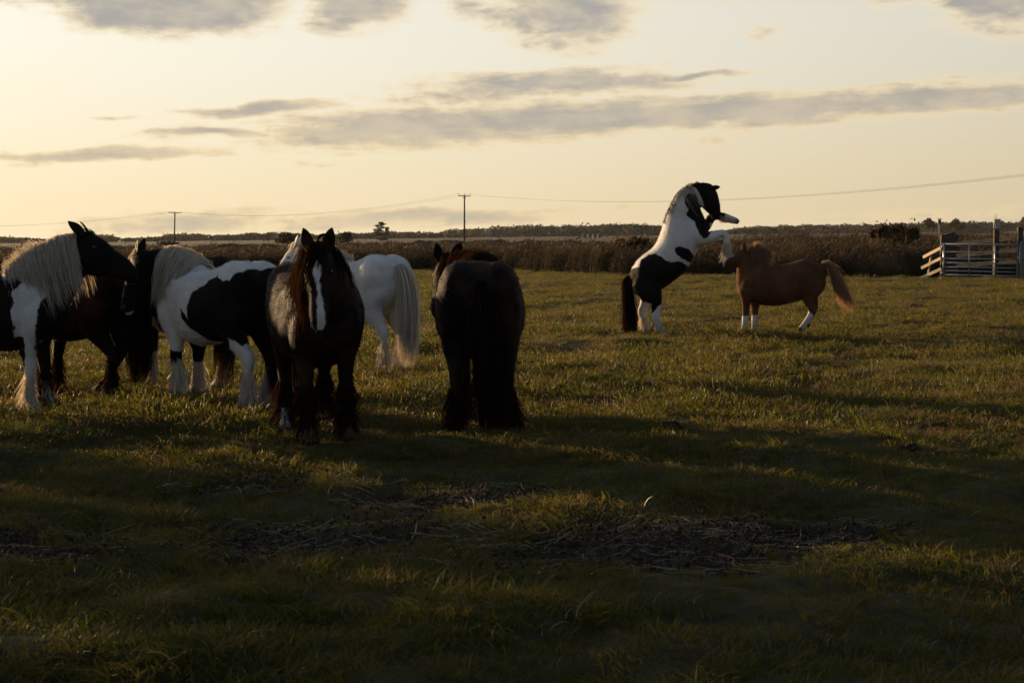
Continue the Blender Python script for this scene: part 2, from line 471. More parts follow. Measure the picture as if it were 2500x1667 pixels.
wide = [tuft(40 + i, 210, 0.34, 0.015, 0.065, 0.0052, 0.9, GM, 4) for i in range(3)] + [tuft(44, 150, 0.30, 0.02, 0.085, 0.0045, 1.2, DM, 4), tuft(46, 9, 0.34, 0.03, 0.085, 0.0036, 0.7, PM, 4)]
grass2 = scatter('grass', GV[used], F2, 40 * thin * sstep(gyv, 9.5, 14) * np.clip(16 / np.maximum(gyv, 3), .28, 1), 1.0 * vary, variant_coll('wide_variants', wide), 6)
tag(grass2, 'short tussocky sunlit grass of the middle and far pasture', 'grass', kind='stuff')

# taller coarse tussocks standing out of the turf
tall = [tuft(20 + i, 80, 0.10, 0.05, 0.14, 0.0040, 1.3, [GM, DM, GM][i]) for i in range(3)]
dn2 = 5.5 * np.clip(fall * 1.4, 0.2, 1) * sstep(fbm(gxv * 0.7 + 3, gyv * 0.9 + 77, 4), 0.44, 0.62) * (1 - MUDV.ravel()[used])
tus = scatter('grass_tussocks', GV[used], F2, dn2, np.ones(len(gxv)), variant_coll('tussock_variants', tall), 8)
tag(tus, 'taller coarse grass tussocks dotted over the grazed turf', 'grass', kind='stuff')

# straw and dead stalks lying on the bare earth
def straw():
    r = np.random.default_rng(5); P = []
    for (cx, cy, rx, ry), n in zip(MUD, (480, 360, 110, 120, 120, 90)):
        for _ in range(n):
            a = r.random() * 6.283; q = np.sqrt(r.random()) * 1.15
            x, y = cx + math.cos(a) * q * rx, cy + math.sin(a) * q * ry
            L = 0.02 + 0.24 * r.random() ** 3; d = r.normal(0, 0.5) if r.random() < .7 else r.random() * 6.28
            bend = r.normal(0, 0.15); lift = 0.006 + 0.02 * r.random()
            up = r.random() < 0.04
            pts = []
            for s in np.linspace(-.5, .5, 5):
                X = x + math.cos(d + bend * s) * L * s; Y = y + math.sin(d + bend * s) * L * s
                Z = gz(X, Y) + lift + (abs(r.normal(0, .004))) + ((s + .5) * L * 0.3 if up else 0)
                pts.append((X, Y, Z))
            P.append(pts)
    P = np.array(P)
    w = np.random.default_rng(6).uniform(0.002, 0.006, (len(P), 1)) * np.ones((1, 5))
    Va, Fa = ribbons(P, w, side=np.array([[[0.0, 1.0, 0.25]]]))
    Vb, Fb = ribbons(P, w, side=np.array([[[0.0, 0.2, 1.0]]]))
    return np.concatenate([Va, Vb]), np.concatenate([Fa, Fb + len(Va)])
SM = simple_mat('straw', (0.24, 0.20, 0.15), (0.44, 0.37, 0.28), 8, 0.6, 0.3)
V, F = straw()
tag(np_mesh('straw', V, F, SM), 'loose straw and dead stalks strewn on the bare earth', 'straw', kind='stuff')

# crumbs of earth over the bare patches
def clods():
    obs = []; mt = simple_mat('earth_clods', (0.022, 0.017, 0.012), (0.050, 0.039, 0.028), 40, 0.95, 0.1, bstr=.6, bdist=.004)
    for i in range(4):
        r = np.random.default_rng(60 + i); V = []; F = []
        ph = (1 + 5 ** .5) / 2
        base = np.array([(-1, ph, 0), (1, ph, 0), (-1, -ph, 0), (1, -ph, 0), (0, -1, ph), (0, 1, ph), (0, -1, -ph), (0, 1, -ph), (ph, 0, -1), (ph, 0, 1), (-ph, 0, -1), (-ph, 0, 1)]) / 1.9
        tri = np.array([(0, 11, 5), (0, 5, 1), (0, 1, 7), (0, 7, 10), (0, 10, 11), (1, 5, 9), (5, 11, 4), (11, 10, 2), (10, 7, 6), (7, 1, 8), (3, 9, 4), (3, 4, 2), (3, 2, 6), (3, 6, 8), (3, 8, 9), (4, 9, 5), (2, 4, 11), (6, 2, 10), (8, 6, 7), (9, 8, 1)])
        for j in range(22):
            s_ = 0.002 + 0.009 * r.random() ** 3
            V.append(base * s_ * r.uniform(.6, 1.3, (12, 3)) + np.array([r.normal(0, .06), r.normal(0, .06), s_ * .3])); F.append(tri + 12 * j)
        obs.append(np_mesh('earth_crumbs', np.concatenate(V), np.concatenate(F), mt, link=False))
    mv = MUDV.ravel()[used]
    return scatter('earth_clods', GV[used], F2, 300 * sstep(mv, .15, .7), np.ones(len(gxv)), variant_coll('clod_variants', obs), 12, tilt=.5, smin=.6, smax=1.5)
tag(clods(), 'crumbly dark clods of earth on the bare trodden patches', 'earth', kind='stuff')

# ------------------------------------------------------------------ reeds in the ditch
def reed_mat(name, head):
    m, b = new_mat(name)
    oi = b.n('ShaderNodeObjectInfo'); r = oi.outputs['Random']
    g = b.n('ShaderNodeNewGeometry')
    n1 = b.noise(g.outputs['Position'], 0.23, 4, 0.6)
    f = b.m('ADD', b.m('MULTIPLY', r, 0.45), b.m('MULTIPLY', n1, 0.75))
    if head:
        c = b.ramp(f, [(0.2, (0.030, 0.022, 0.017)), (0.6, (0.058, 0.040, 0.026)), (0.9, (0.08, 0.06, 0.036))]); t = b.mix(0.5, c, (0.075, 0.05, 0.03))
    else:
        c = b.ramp(f, [(0.2, (0.014, 0.016, 0.007)), (0.5, (0.026, 0.022, 0.010)), (0.85, (0.055, 0.037, 0.018))]); t = b.mix(0.35, c, (0.055, 0.043, 0.014))
    return finish(m, b, two_sided_leaf(b, c, t, 0.3, 0.7, 0.1))
RM, RH = reed_mat('reed_leaf', False), reed_mat('reed_plume', True)

def reed_clump(i, n=26, h0=1.05, h1=1.75):
    r = np.random.default_rng(300 + i)
    base = r.uniform(-0.4, 0.4, (n, 2)); h = r.uniform(h0, h1, n); ln = r.uniform(0.05, 0.30, n)
    s = np.linspace(0, 1, 5); P = np.zeros((n, 5, 3))
    P[..., 0] = base[:, :1] + (ln * h)[:, None] * s ** 2; P[..., 1] = base[:, 1:] + r.normal(0, .06, (n, 1)) * s
    P[..., 2] = h[:, None] * s - 0.05
    V, F = ribbons(P, np.array([.012, .014, .012, .009, .004])[None] * np.ones((n, 1)), rng=r)
    nl = n * 4                                   # leaves
    k = r.integers(0, n, nl); u = r.uniform(0.25, 0.92, nl)
    st = np.stack([base[k, 0] + ln[k] * h[k] * u ** 2, base[k, 1], h[k] * u], 1)
    L = r.uniform(0.25, 0.55, nl); an = r.normal(0.25, 1.0, nl); q = np.linspace(0, 1, 4)
    PL = np.zeros((nl, 4, 3))
    PL[..., 0] = st[:, :1] + (np.cos(an) * L)[:, None] * q; PL[..., 1] = st[:, 1:2] + (np.sin(an) * L * .6)[:, None] * q
    PL[..., 2] = st[:, 2:] + L[:, None] * (0.75 * q - 0.75 * q ** 2 * r.uniform(.4, 1.5, (nl, 1)))
    V2, F2_ = ribbons(PL, np.array([.014, .026, .018, .003])[None], rng=r)
    hd = r.random(n) < 0.55                      # plumes, blown to the right
    top = P[hd, -1]; nh = len(top); q = np.linspace(0, 1, 4)
    PH = np.zeros((nh, 4, 3))
    PH[..., 0] = top[:, :1] + 0.11 * q ** 1.5; PH[..., 1] = top[:, 1:2]
    PH[..., 2] = top[:, 2:] - 0.03 + 0.20 * q - 0.05 * q ** 2
    V3, F3 = ribbons(PH, np.array([.012, .05, .045, .008])[None], rng=r)
    o = np_mesh('reed_clump', np.concatenate([V, V2, V3]), np.concatenate([F, F2_ + len(V), F3 + len(V) + len(V2)]), RM, link=False)
    o.data.materials.append(RH)
    mi = np.zeros(len(F) + len(F2_) + len(F3), np.int32); mi[len(F) + len(F2_):] = 1
    o.data.polygons.foreach_set('material_index', mi)
    return o
rc = variant_coll('reed_variants', [reed_clump(i) for i in range(4)] + [reed_clump(5, 22, 0.7, 1.15)])
rx = np.arange(-48, 40, 0.8); rd = np.array([0.2, 0.8, 1.5, 2.5, 4, 6, 8, 11, 14, 18, 23, 28])
RX, RD = np.meshgrid(rx, rd)
wob = (fbm(RX * 0.35 + 8, RD * 0 + 3.3, 3) - 0.45) * 2.2
RY = ditch_y(RX) + RD + wob + 2.8 * sstep(RX, 9.5, 11.5) + 6 * sstep(RX, 13.5, 14.5)
RZ = ground_z(RX, RY)
i2 = np.arange(RX.size).reshape(RX.shape)
RF = np.stack([i2[:-1, :-1], i2[:-1, 1:], i2[1:, 1:], i2[1:, :-1]], -1).reshape(-1, 4)
rv = np.stack([RX, RY, RZ], -1).reshape(-1, 3)
rdens = (5.0 * (0.55 + 0.9 * sstep(fbm(RX * .5, RY * .5, 3), .3, .6)) * (1 - 0.75 * sstep(RD, 6, 25))).ravel()
rscl = ((0.60 + 0.22 * sstep(RD, 0, 4)) * (0.68 + 0.75 * fbm(RX * 0.30 + 5, RY * 0.35, 3))).ravel()
reeds = scatter('reeds', rv, RF, rdens, rscl, rc, 3, tilt=0.10, smin=0.8, smax=1.15)
# the reeds all lean with the wind: keep the random turn small
for nd in reeds.modifiers[0].node_group.nodes:
    if nd.bl_idname == 'FunctionNodeRandomValue' and nd.data_type == 'FLOAT_VECTOR':
        nd.inputs[0].default_value = (-.1, -.08, -.7); nd.inputs[1].default_value = (.1, .16, .7)
tag(reeds, 'dense band of brown reeds along the ditch behind the pasture', 'reeds', kind='stuff')

# dark clodded bank that closes the ditch on the far side
def bank():
    xs = np.arange(-70, 70, 0.45); pr = np.linspace(-1, 1, 13)
    X, Q = np.meshgrid(xs, pr)
    Y = np.interp(X, [-70, -20, 10, 30, 70], [118, 106, 96, 90, 78]) + Q * 2.6
    Z = (1 - np.abs(Q) ** 2.2) * (1.28 + 0.30 * (fbm(X * 0.15, Y * 0, 3) - .45)) + (fbm(X * 1.7, Y * 1.9, 3) - .45) * .5 - 0.15
    i = np.arange(X.size).reshape(X.shape)
    return np.stack([X, Y, Z], -1).reshape(-1, 3), np.stack([i[:-1, :-1], i[:-1, 1:], i[1:, 1:], i[1:, :-1]], -1).reshape(-1, 4)
V, F = bank()
tag(np_mesh('bank', V, F, simple_mat('bank_earth', (0.012, 0.010, 0.008), (0.032, 0.025, 0.018), 1.5, 0.95, 0.1, bstr=.8, bdist=.15)), kind='structure')

# ------------------------------------------------------------------ hedge left of the view, unseen, added to shade the near grass
def shade_hedge():
    r = np.random.default_rng(9); root = empty('shade_hedge', (-18, 9, 0)); tag(root, 'added unseen hedge beyond the left edge, shading the near grass', 'shade_hedge')
    n = 36000; y = r.uniform(-14, 13.8, n)
    h = 4.7 + 1.0 * (fbm(y * .5 + 3, y * 0, 3) - .45)
    gap = np.exp(-((y - 10.2) / .30) ** 2); h = h - 2.5 * gap  # gap shaped to let a streak of sun onto the grass
    C = np.stack([r.normal(0, .55, n), y, r.random(n) ** .8 * h], 1)
    keep = r.random(n) > gap * .75; C = C[keep]; n = len(C)
    a = r.normal(size=(n, 3)); q = r.normal(size=(n, 3)); a /= np.linalg.norm(a, axis=1, keepdims=True); u = np.cross(a, q); u /= np.linalg.norm(u, axis=1, keepdims=True)
    V = np.stack([C - a * .11, C - u * .07, C + a * .11, C + u * .07], 1).reshape(-1, 3); F = (np.arange(n) * 4)[:, None] + np.arange(4)[None]
    o = np_mesh('foliage', V, F, RM, root)
    mb = MB()
    for yy in np.arange(-13.5, 13.8, 1.1): mb.tube([(0, yy, -.1), (.05, yy + .1, 1.2), (-.05, yy, 3.6)], [.06, .045, .02], 5)
    mb.build('stems', simple_mat('shade_hedge_wood', (.04, .03, .02), (.07, .055, .04)), root)
shade_hedge()
# ------------------------------------------------------------------ horses
def catmull(A, t):
    """A (n,d) control rows at integer parameters, t in [0,n-1]"""
    A = np.asarray(A, float); n = len(A)
    t = np.clip(np.asarray(t, float), 0, n - 1 - 1e-9); i = np.floor(t).astype(int); f = (t - i)[:, None]
    p0 = A[np.maximum(i - 1, 0)]; p1 = A[i]; p2 = A[np.minimum(i + 1, n - 1)]; p3 = A[np.minimum(i + 2, n - 1)]
    return 0.5 * (2 * p1 + (p2 - p0) * f + (2 * p0 - 5 * p1 + 4 * p2 - p3) * f ** 2 + (3 * p1 - p0 - 3 * p2 + p3) * f ** 3)

def nrm(v):
    v = np.asarray(v, float); return v / (np.linalg.norm(v, axis=-1, keepdims=True) + 1e-12)

def loft(C, S, U, a, b, n=22, sub=5, ex=2.2):
    """closed loft of super-ellipses; C centres, S/U frame axes, a/b half sizes"""
    A = np.concatenate([C, S, U, np.c_[a], np.c_[b]], 1)
    t = np.linspace(0, len(A) - 1, (len(A) - 1) * sub + 1)
    R = catmull(A, t)
    c, s, u, a, b = R[:, :3], nrm(R[:, 3:6]), nrm(R[:, 6:9]), np.maximum(R[:, 9], .003), np.maximum(R[:, 10], .003)
    g = np.arange(n) * 2 * math.pi / n
    ca, sa = np.cos(g), np.sin(g)
    ca = np.sign(ca) * np.abs(ca) ** (2 / ex); sa = np.sign(sa) * np.abs(sa) ** (2 / ex)
    V = c[:, None] + s[:, None] * (a[:, None] * ca)[..., None] + u[:, None] * (b[:, None] * sa)[..., None]
    m = len(c); V = V.reshape(-1, 3)
    i = np.arange(m - 1)[:, None] * n; k = np.arange(n)[None]; k2 = (k + 1) % n
    Q = np.stack([i + k, i + k2, i + n + k2, i + n + k], -1).reshape(-1, 4)
    T1 = [(n * m, (j + 1) % n, j) for j in range(n)]
    T2 = [(n * m + 1, (m - 1) * n + j, (m - 1) * n + (j + 1) % n) for j in range(n)]
    return np.concatenate([V, c[:1], c[-1:]]), [tuple(q) for q in Q.tolist()] + T1 + T2

def blob(c, r, n=14):
    c = np.array(c, float); s = np.linspace(-1, 1, 9)
    C = c + np.outer(s * r[0] * .999, [1, 0, 0]); q = np.sqrt(np.maximum(1 - s ** 2, 0.0025))
    return loft(C, np.tile([0, 1, 0], (9, 1)), np.tile([0, 0, 1], (9, 1)), r[1] * q, r[2] * q, n, 2, 2.0)

def pairs_loft(P, xf=None, ex=2.2):
    """P rows (top x,z, bottom x,z, half width) in the middle plane"""
    P = np.asarray(P, float)
    top = np.c_[P[:, 0], np.zeros(len(P)), P[:, 1]]; bot = np.c_[P[:, 2], np.zeros(len(P)), P[:, 3]]
    S = np.tile([0., 1, 0], (len(P), 1))
    if xf:
        f = np.linspace(0, 1, len(P))
        S = np.array([xf(np.array([0, 1., 0]), q, True) for q in f])
        top = np.array([xf(p, q) for p, q in zip(top, f)]); bot = np.array([xf(p, q) for p, q in zip(bot, f)])
    d = top - bot
    return loft((top + bot) / 2, S, nrm(d), P[:, 4], np.linalg.norm(d, axis=1) / 2, ex=ex)

def leg_loft(J):
    J = np.asarray(J, float); C = J[:, :3]
    T = nrm(np.gradient(C, axis=0)); S = np.tile([0., 1, 0], (len(J), 1))
    U = nrm(np.cross(T, S)); S = nrm(np.cross(U, T))
    return loft(C, S, U, J[:, 3], J[:, 4], n=16, sub=5, ex=2.0)

def poly_sd(P, poly):
    """signed distance, positive inside"""
    poly = np.asarray(poly, float); d = np.full(len(P), 1e9); ins = np.zeros(len(P), bool)
    for i in range(len(poly)):
        a, c = poly[i], poly[(i + 1) % len(poly)]
        e = c - a; w = P - a
        t = np.clip((w @ e) / (e @ e + 1e-12), 0, 1)
        d = np.minimum(d, np.linalg.norm(w - t[:, None] * e, axis=1))
        cond = ((a[1] > P[:, 1]) != (c[1] > P[:, 1]))
        with np.errstate(divide='ignore', invalid='ignore'):
            xx = (c[0] - a[0]) * (P[:, 1] - a[1]) / (c[1] - a[1] + 1e-12) + a[0]
        ins ^= cond & (P[:, 0] < xx)
    return np.where(ins, d, -d)

def coat_mat(name, dark, dark2, white=(0.58, 0.57, 0.56), sheen=0.0, sheenc=(1, .8, .55)):
    m, b = new_mat(name)
    tc = b.n('ShaderNodeTexCoord'); O = tc.outputs['Object']
    w = b.n('ShaderNodeAttribute', attribute_name='white').outputs['Fac']
    h = b.n('ShaderNodeAttribute', attribute_name='hoof').outputs['Fac']
    n1 = b.noise(O, 9.0, 6, 0.65); n2 = b.noise(O, 3.0, 4, 0.55); n3 = b.noise(O, 45.0, 4, 0.6)
    st = b.n('ShaderNodeMapping'); st.inputs['Scale'].default_value = (30, 30, 7); b.t.links.new(O, st.inputs[0])
    n4 = b.noise(st.outputs[0], 3.0, 4, 0.6)
    dk = b.mix(b.ss(n2, 0.35, 0.68), dark, dark2)
    wt_ = b.mix(b.ss(n2, 0.40, 0.75), white, tuple(c * f for c, f in zip(white, (0.80, 0.77, 0.72))))
    wt_ = b.mix(b.m('MULTIPLY', b.ss(n1, 0.50, 0.75), 0.38), wt_, (0.36, 0.29, 0.20))
    e = b.m('ADD', w, b.m('ADD', b.m('MULTIPLY', b.m('SUBTRACT', n1, 0.5), 0.055), b.m('MULTIPLY', b.m('SUBTRACT', n4, 0.5), 0.035)))
    col = b.mix(b.ss(e, -0.006, 0.010), dk, wt_)
    sz = b.n('ShaderNodeSeparateXYZ'); b.t.links.new(O, sz.inputs[0])
    mudf = b.m('MULTIPLY', b.ss(b.m('ADD', sz.outputs[2], b.m('MULTIPLY', n1, 0.5)), 0.62, 0.18), 0.6)
    col = b.mix(mudf, col, (0.085, 0.065, 0.045))
    col = b.mix(h, col, (0.030, 0.024, 0.019))
    bump = b.m('ADD', b.m('MULTIPLY', n4, 0.6), b.m('MULTIPLY', n3, 0.4))
    s = principled(b, col, b.ss(n2, 0.3, 0.7, 0.60, 0.75), 0.035, bump, 0.35, 0.012, sheen=sheen, sheenc=sheenc)
    return finish(m, b, s)

def hair_mat(name, c1, c2, tr, f=0.35, sp=0.12):
    m, b = new_mat(name)
    r = b.n('ShaderNodeAttribute', attribute_name='rnd').outputs['Fac']
    c = b.mix(r, c1, c2)
    return finish(m, b, two_sided_leaf(b, c, b.mix(r, tr, tuple(q * 1.5 for q in tr)), f, 0.55, sp))

H_WHITE = hair_mat('white_hair', (0.52, 0.49, 0.43), (0.66, 0.62, 0.54), (0.55, 0.43, 0.26))
H_BLACK = hair_mat('black_hair', (0.010, 0.008, 0.007), (0.026, 0.017, 0.012), (0.035, 0.011, 0.004), 0.18, 0.0)
H_BROWN = hair_mat('brown_black_hair', (0.010, 0.007, 0.005), (0.028, 0.015, 0.009), (0.050, 0.021, 0.009), 0.22, 0.0)
H_CHEST = hair_mat('chestnut_hair', (0.14, 0.080, 0.045), (0.44, 0.30, 0.19), (0.34, 0.19, 0.095), 0.4)
H_MIX = hair_mat('grey_white_hair', (0.10, 0.09, 0.08), (0.60, 0.55, 0.48), (0.30, 0.22, 0.13))
M_EYE = simple_mat('eye', (0.004, 0.003, 0.003), (0.012, 0.008, 0.006), 20, 0.12, 0.6)

TORSO = [(-.80, 1.16, -.785, 1.02, .07), (-.74, 1.31, -.72, .92, .21), (-.62, 1.42, -.60, .80, .305), (-.44, 1.475, -.44, .73, .345),
         (-.26, 1.455, -.25, .69, .352), (-.06, 1.405, -.05, .635, .362), (.12, 1.385, .12, .605, .365), (.28, 1.41, .28, .61, .345),
         (.42, 1.445, .44, .655, .30), (.55, 1.41, .58, .725, .258), (.68, 1.30, .70, .83, .205), (.77, 1.16, .775, .95, .10)]
def hind(y): return [(-.44, y * .95, 1.18, .14, .27), (-.44, y * 1.06, 1.02, .15, .275), (-.41, y * 1.14, .87, .135, .225), (-.46, y * 1.1, .73, .105, .145),
                     (-.56, y, .60, .072, .092), (-.63, y * .96, .50, .058, .080), (-.635, y * .96, .42, .048, .058), (-.625, y * .96, .30, .042, .048),
                     (-.61, y * .96, .17, .052, .056), (-.58, y * .96, .10, .047, .05), (-.56, y * .96, .055, .066, .072), (-.545, y * .96, 0.0, .082, .094)]
def fore(y): return [(.50, y * .85, 1.16, .10, .20), (.53, y * 1.02, .98, .13, .185), (.50, y * 1.05, .83, .115, .15), (.465, y, .70, .085, .105),
                     (.465, y * .97, .57, .066, .080), (.475, y * .95, .44, .060, .064), (.465, y * .95, .36, .046, .05), (.46, y * .95, .27, .042, .046),
                     (.46, y * .95, .16, .052, .056), (.49, y * .95, .095, .047, .05), (.51, y * .95, .055, .066, .072), (.525, y * .95, 0.0, .082, .094)]
HEAD = [(-.06, .035, -.12, .06), (.02, .078, -.22, .100), (.12, .092, -.270, .114), (.23, .088, -.258, .110), (.34, .070, -.200, .092),
        (.45, .052, -.155, .079), (.53, .040, -.140, .076), (.59, .015, -.132, .066), (.63, -.02, -.118, .048), (.655, -.05, -.095, .022)]

def rotz(p, ang, c=(0, 0, 0)):
    p = np.asarray(p, float) - c; ca, sa = math.cos(ang), math.sin(ang)
    return np.stack([p[..., 0] * ca - p[..., 1] * sa, p[..., 0] * sa + p[..., 1] * ca, p[..., 2]], -1) + c

def strands_ob(name, P, W, mat, parent, rng):
    V, F = ribbons(P, W, rng=rng)
    o = np_mesh(name, V, F, mat, parent, smooth=True)
    n, k = P.shape[:2]
    attr(o, 'rnd', np.repeat(rng.random(n) ** 1.3, k * 2))
    return o

class Horse:
    def __init__(s, label, px, py, anchor, yaw, scale, seed, torso=None, neck=None, head=None, headpairs=None, legs=None,
                 shift=None, bend=0.0, hyaw=0.0, gluteal=True, fat=1.0):
        s.rng = np.random.default_rng(seed)
        s.scale = scale; s.yaw = math.radians(yaw)
        a = rotz(np.array([anchor[0], anchor[1], 0.]) * scale, s.yaw)
        g = on_ground(px, py, 0.0)
        pos = Vector((g.x - a[0], g.y - a[1], 0))
        s.legs = legs or [fore(.165), fore(-.165), hind(.175), hind(-.175)]
        if shift:
            for i, (dx, dy) in enumerate(shift):
                zt = s.legs[i][0][2]
                s.legs[i] = [(x + dx * max(0, 1 - z / .8), y + dy * max(0, 1 - z / 1.0), z, a_, b_) for x, y, z, a_, b_ in s.legs[i]]
        feet = [rotz(np.array([l[-1][0], l[-1][1], 0.]) * scale, s.yaw)[:2] + np.array(pos[:2]) for l in s.legs if l[-1][2] < .2]
        pos.z = float(np.mean([gz(f[0], f[1]) for f in feet]))
        s.pos = pos
        for i, l in enumerate(s.legs):          # every standing foot reaches its own bit of ground
            if l[-1][2] < .2:
                f = rotz(np.array([l[-1][0], l[-1][1], 0.]) * scale, s.yaw)[:2] + np.array(pos[:2])
                dz = (gz(f[0], f[1]) - pos.z) / scale + 0.006
                s.legs[i] = [(x, y, z + dz * max(0.0, 1 - z / .75), a_, b_) for x, y, z, a_, b_ in l]
        s.root = empty('horse', pos, s.yaw, scale)
        tag(s.root, label, 'horse', 'horses in the pasture')
        s.torso = [(t[0], t[1], t[2], t[3], t[4] * fat) for t in (torso or TORSO)]
        s.neck = neck; s.bendv = math.radians(bend); s.gluteal = gluteal
        s.nc = np.array([neck[0][0] + .12, 0, 1.2])
        if headpairs is None:
            (hx, hz), pitch, hl = head
            s.hp0 = np.array([hx, 0, hz]); pr = math.radians(pitch)
            ax = np.array([math.cos(pr), 0, -math.sin(pr)]); up = np.array([math.sin(pr), 0, math.cos(pr)])
            k = hl / 0.60
            c0 = s.xf(s.hp0, 1.0); hy = s.bendv + math.radians(hyaw)
            s.hc = c0; s.hax = rotz(ax, hy); s.hup = rotz(up, hy); s.hsd = rotz(np.array([0, 1., 0]), hy)
            H = np.array(HEAD) * k; s.hk = k
            C = c0 + H[:, :1] * s.hax + ((H[:, 1] + H[:, 2]) / 2)[:, None] * s.hup
            n = len(H)
            s.headloft = [loft(C, np.tile(s.hsd, (n, 1)), np.tile(s.hup, (n, 1)), H[:, 3], (H[:, 1] - H[:, 2]) / 2, ex=2.3)]
        else:
            s.headloft = [pairs_loft(headpairs)]
            p = np.array(headpairs[0]); q = np.array(headpairs[-2])
            s.hc = np.array([p[0], 0, p[1]]); m0 = np.array([p[0] + p[2], 0, p[1] + p[3]]) / 2; m1 = np.array([q[0] + q[2], 0, q[1] + q[3]]) / 2
            s.hax = nrm(m1 - m0); s.hsd = np.array([0, 1., 0]); s.hup = nrm(np.cross(s.hax, s.hsd))
            if np.dot(s.hup, m0 - s.hc) > 0: s.hup = -s.hup
            s.hk = np.linalg.norm(m1 - m0) / .55
            s.hc = s.hc - s.hup * .085 * s.hk

    def xf(s, p, f, vec=False):
        if vec: return rotz(p, s.bendv * f)
        return rotz(p, s.bendv * (f ** 0.8), s.nc * np.array([1, 0, 0]))

    def to_local(s, px, py, yoff):
        """photograph pixel -> (x, z) on the plane y = yoff of this horse"""
        d = np.array(ray(px, py)); o = np.array([0, 0, CAM_H])
        L = rotz(np.array([0, 1., 0]), s.yaw); p0 = np.array(s.pos) + L * yoff * s.scale
        t = np.dot(p0 - o, L) / np.dot(d, L)
        q = rotz((o + d * t) - np.array(s.pos), -s.yaw) / s.scale
        return q[0], q[2]

    def head_pt(s, a, up, lat): return s.hc + s.hk * (a * s.hax + up * s.hup + lat * s.hsd)

    def body(s, mat, white, voxel=0.0155, extra=(), smooth=11, fuzz=15000):
        parts = [pairs_loft(s.torso, ex=2.25), pairs_loft(s.neck, s.xf, ex=2.1)] + s.headloft + [leg_loft(l) for l in s.legs] + list(extra)
        if s.gluteal:
            for sg in (1, -1):
                parts.append(blob((-.48, sg * .150, 1.215), (.30, .20, .27)))
                parts.append(blob((.62, sg * .10, .99), (.17, .12, .20)))
        V = []; F = []; n = 0
        for v, f in parts:
            V.append(v); F += [tuple(i + n for i in q) for q in f]; n += len(v)
        o = mesh_ob('tmp', np.concatenate(V), F)
        md = o.modifiers.new('r', 'REMESH'); md.mode = 'VOXEL'; md.voxel_size = voxel; md.use_smooth_shade = True
        sm = o.modifiers.new('s', 'SMOOTH'); sm.factor = 0.5; sm.iterations = smooth
        dg = bpy.context.evaluated_depsgraph_get()
        me = bpy.data.meshes.new_from_object(o.evaluated_get(dg), depsgraph=dg)
        bpy.data.objects.remove(o)
        me.name = 'body'; me.materials.clear(); me.materials.append(mat)
        me.polygons.foreach_set('use_smooth', np.ones(len(me.polygons), bool))
        b = bpy.data.objects.new('body', me); b.parent = s.root; COL.objects.link(b)
        co = np.empty(len(me.vertices) * 3, np.float32); me.vertices.foreach_get('co', co); co = co.reshape(-1, 3).astype(float)
        # uneven flesh: low ripples of muscle and fat along the body
        no = np.empty(len(co) * 3, np.float32); me.vertices.foreach_get('normal', no); no = no.reshape(-1, 3)
        rip = (fbm(co[:, 0] * 5 + co[:, 1] * 3 + 11, co[:, 2] * 5 - co[:, 1] * 4 + 7, 3) - .44) * .034
        rip *= sstep(co[:, 2], .35, .75) if s.gluteal else .5
        co = co + no * rip[:, None]; me.vertices.foreach_set('co', co.astype(np.float32).ravel()); me.update()
        q = co - s.hc
        hd = np.stack([q @ s.hax, q @ s.hup, q @ s.hsd], 1) / s.hk
        wob_ = (fbm(co[:, 0] * 11 + co[:, 1] * 9, co[:, 2] * 7 + co[:, 1] * 5 + 3, 3) - .45) * .09
        attr(b, 'white', np.clip(white(co, hd) + wob_ * np.where(hd[:, 0] > .0, .25, 1), -1, 1))
        hf = np.zeros(len(co))
        for l in s.legs:
            d = np.linalg.norm(co - np.array(l[-1][:3]), axis=1); hf = np.maximum(hf, 1 - sstep(d, .07, .10))
        attr(b, 'hoof', hf)
        s.coat = mat
        s.fuzz(b, co, fuzz)
        return b

    def fuzz(s, b, co, n):
        """short coat hairs standing off the skin"""
        if not n: return
        r = s.rng; me = b.data; nv = len(me.vertices)
        no = np.empty(nv * 3, np.float32); me.vertices.foreach_get('normal', no); no = no.reshape(-1, 3).astype(float)
        wv = np.empty(nv, np.float32); me.attributes['white'].data.foreach_get('value', wv)
        hv = np.empty(nv, np.float32); me.attributes['hoof'].data.foreach_get('value', hv)
        k = r.choice(nv, min(n, nv), replace=False); k = k[hv[k] < .2]
        p = co[k] + r.normal(0, .004, (len(k), 3)); m = no[k]
        flow = np.tile(np.array([-.75, 0, -.65]), (len(k), 1)) + r.normal(0, .25, (len(k), 3))
        t = nrm(flow - m * np.sum(flow * m, 1, keepdims=True))
        L = (.014 + .016 * r.random((len(k), 1)))
        P = np.stack([p - m * .003, p + (t * .55 + m * .38) * L * .6, p + (t * .95 + m * .42) * L], 1)
        V, F = ribbons(P, np.array([.0032, .0026, .0006])[None] * (.7 + .6 * r.random((len(k), 1))), rng=r)
        o = np_mesh('coat_hair', V, F, s.coat, s.root); o['kind'] = 'stuff'
        attr(o, 'white', np.repeat(wv[k], 6)); attr(o, 'hoof', np.zeros(len(V)))

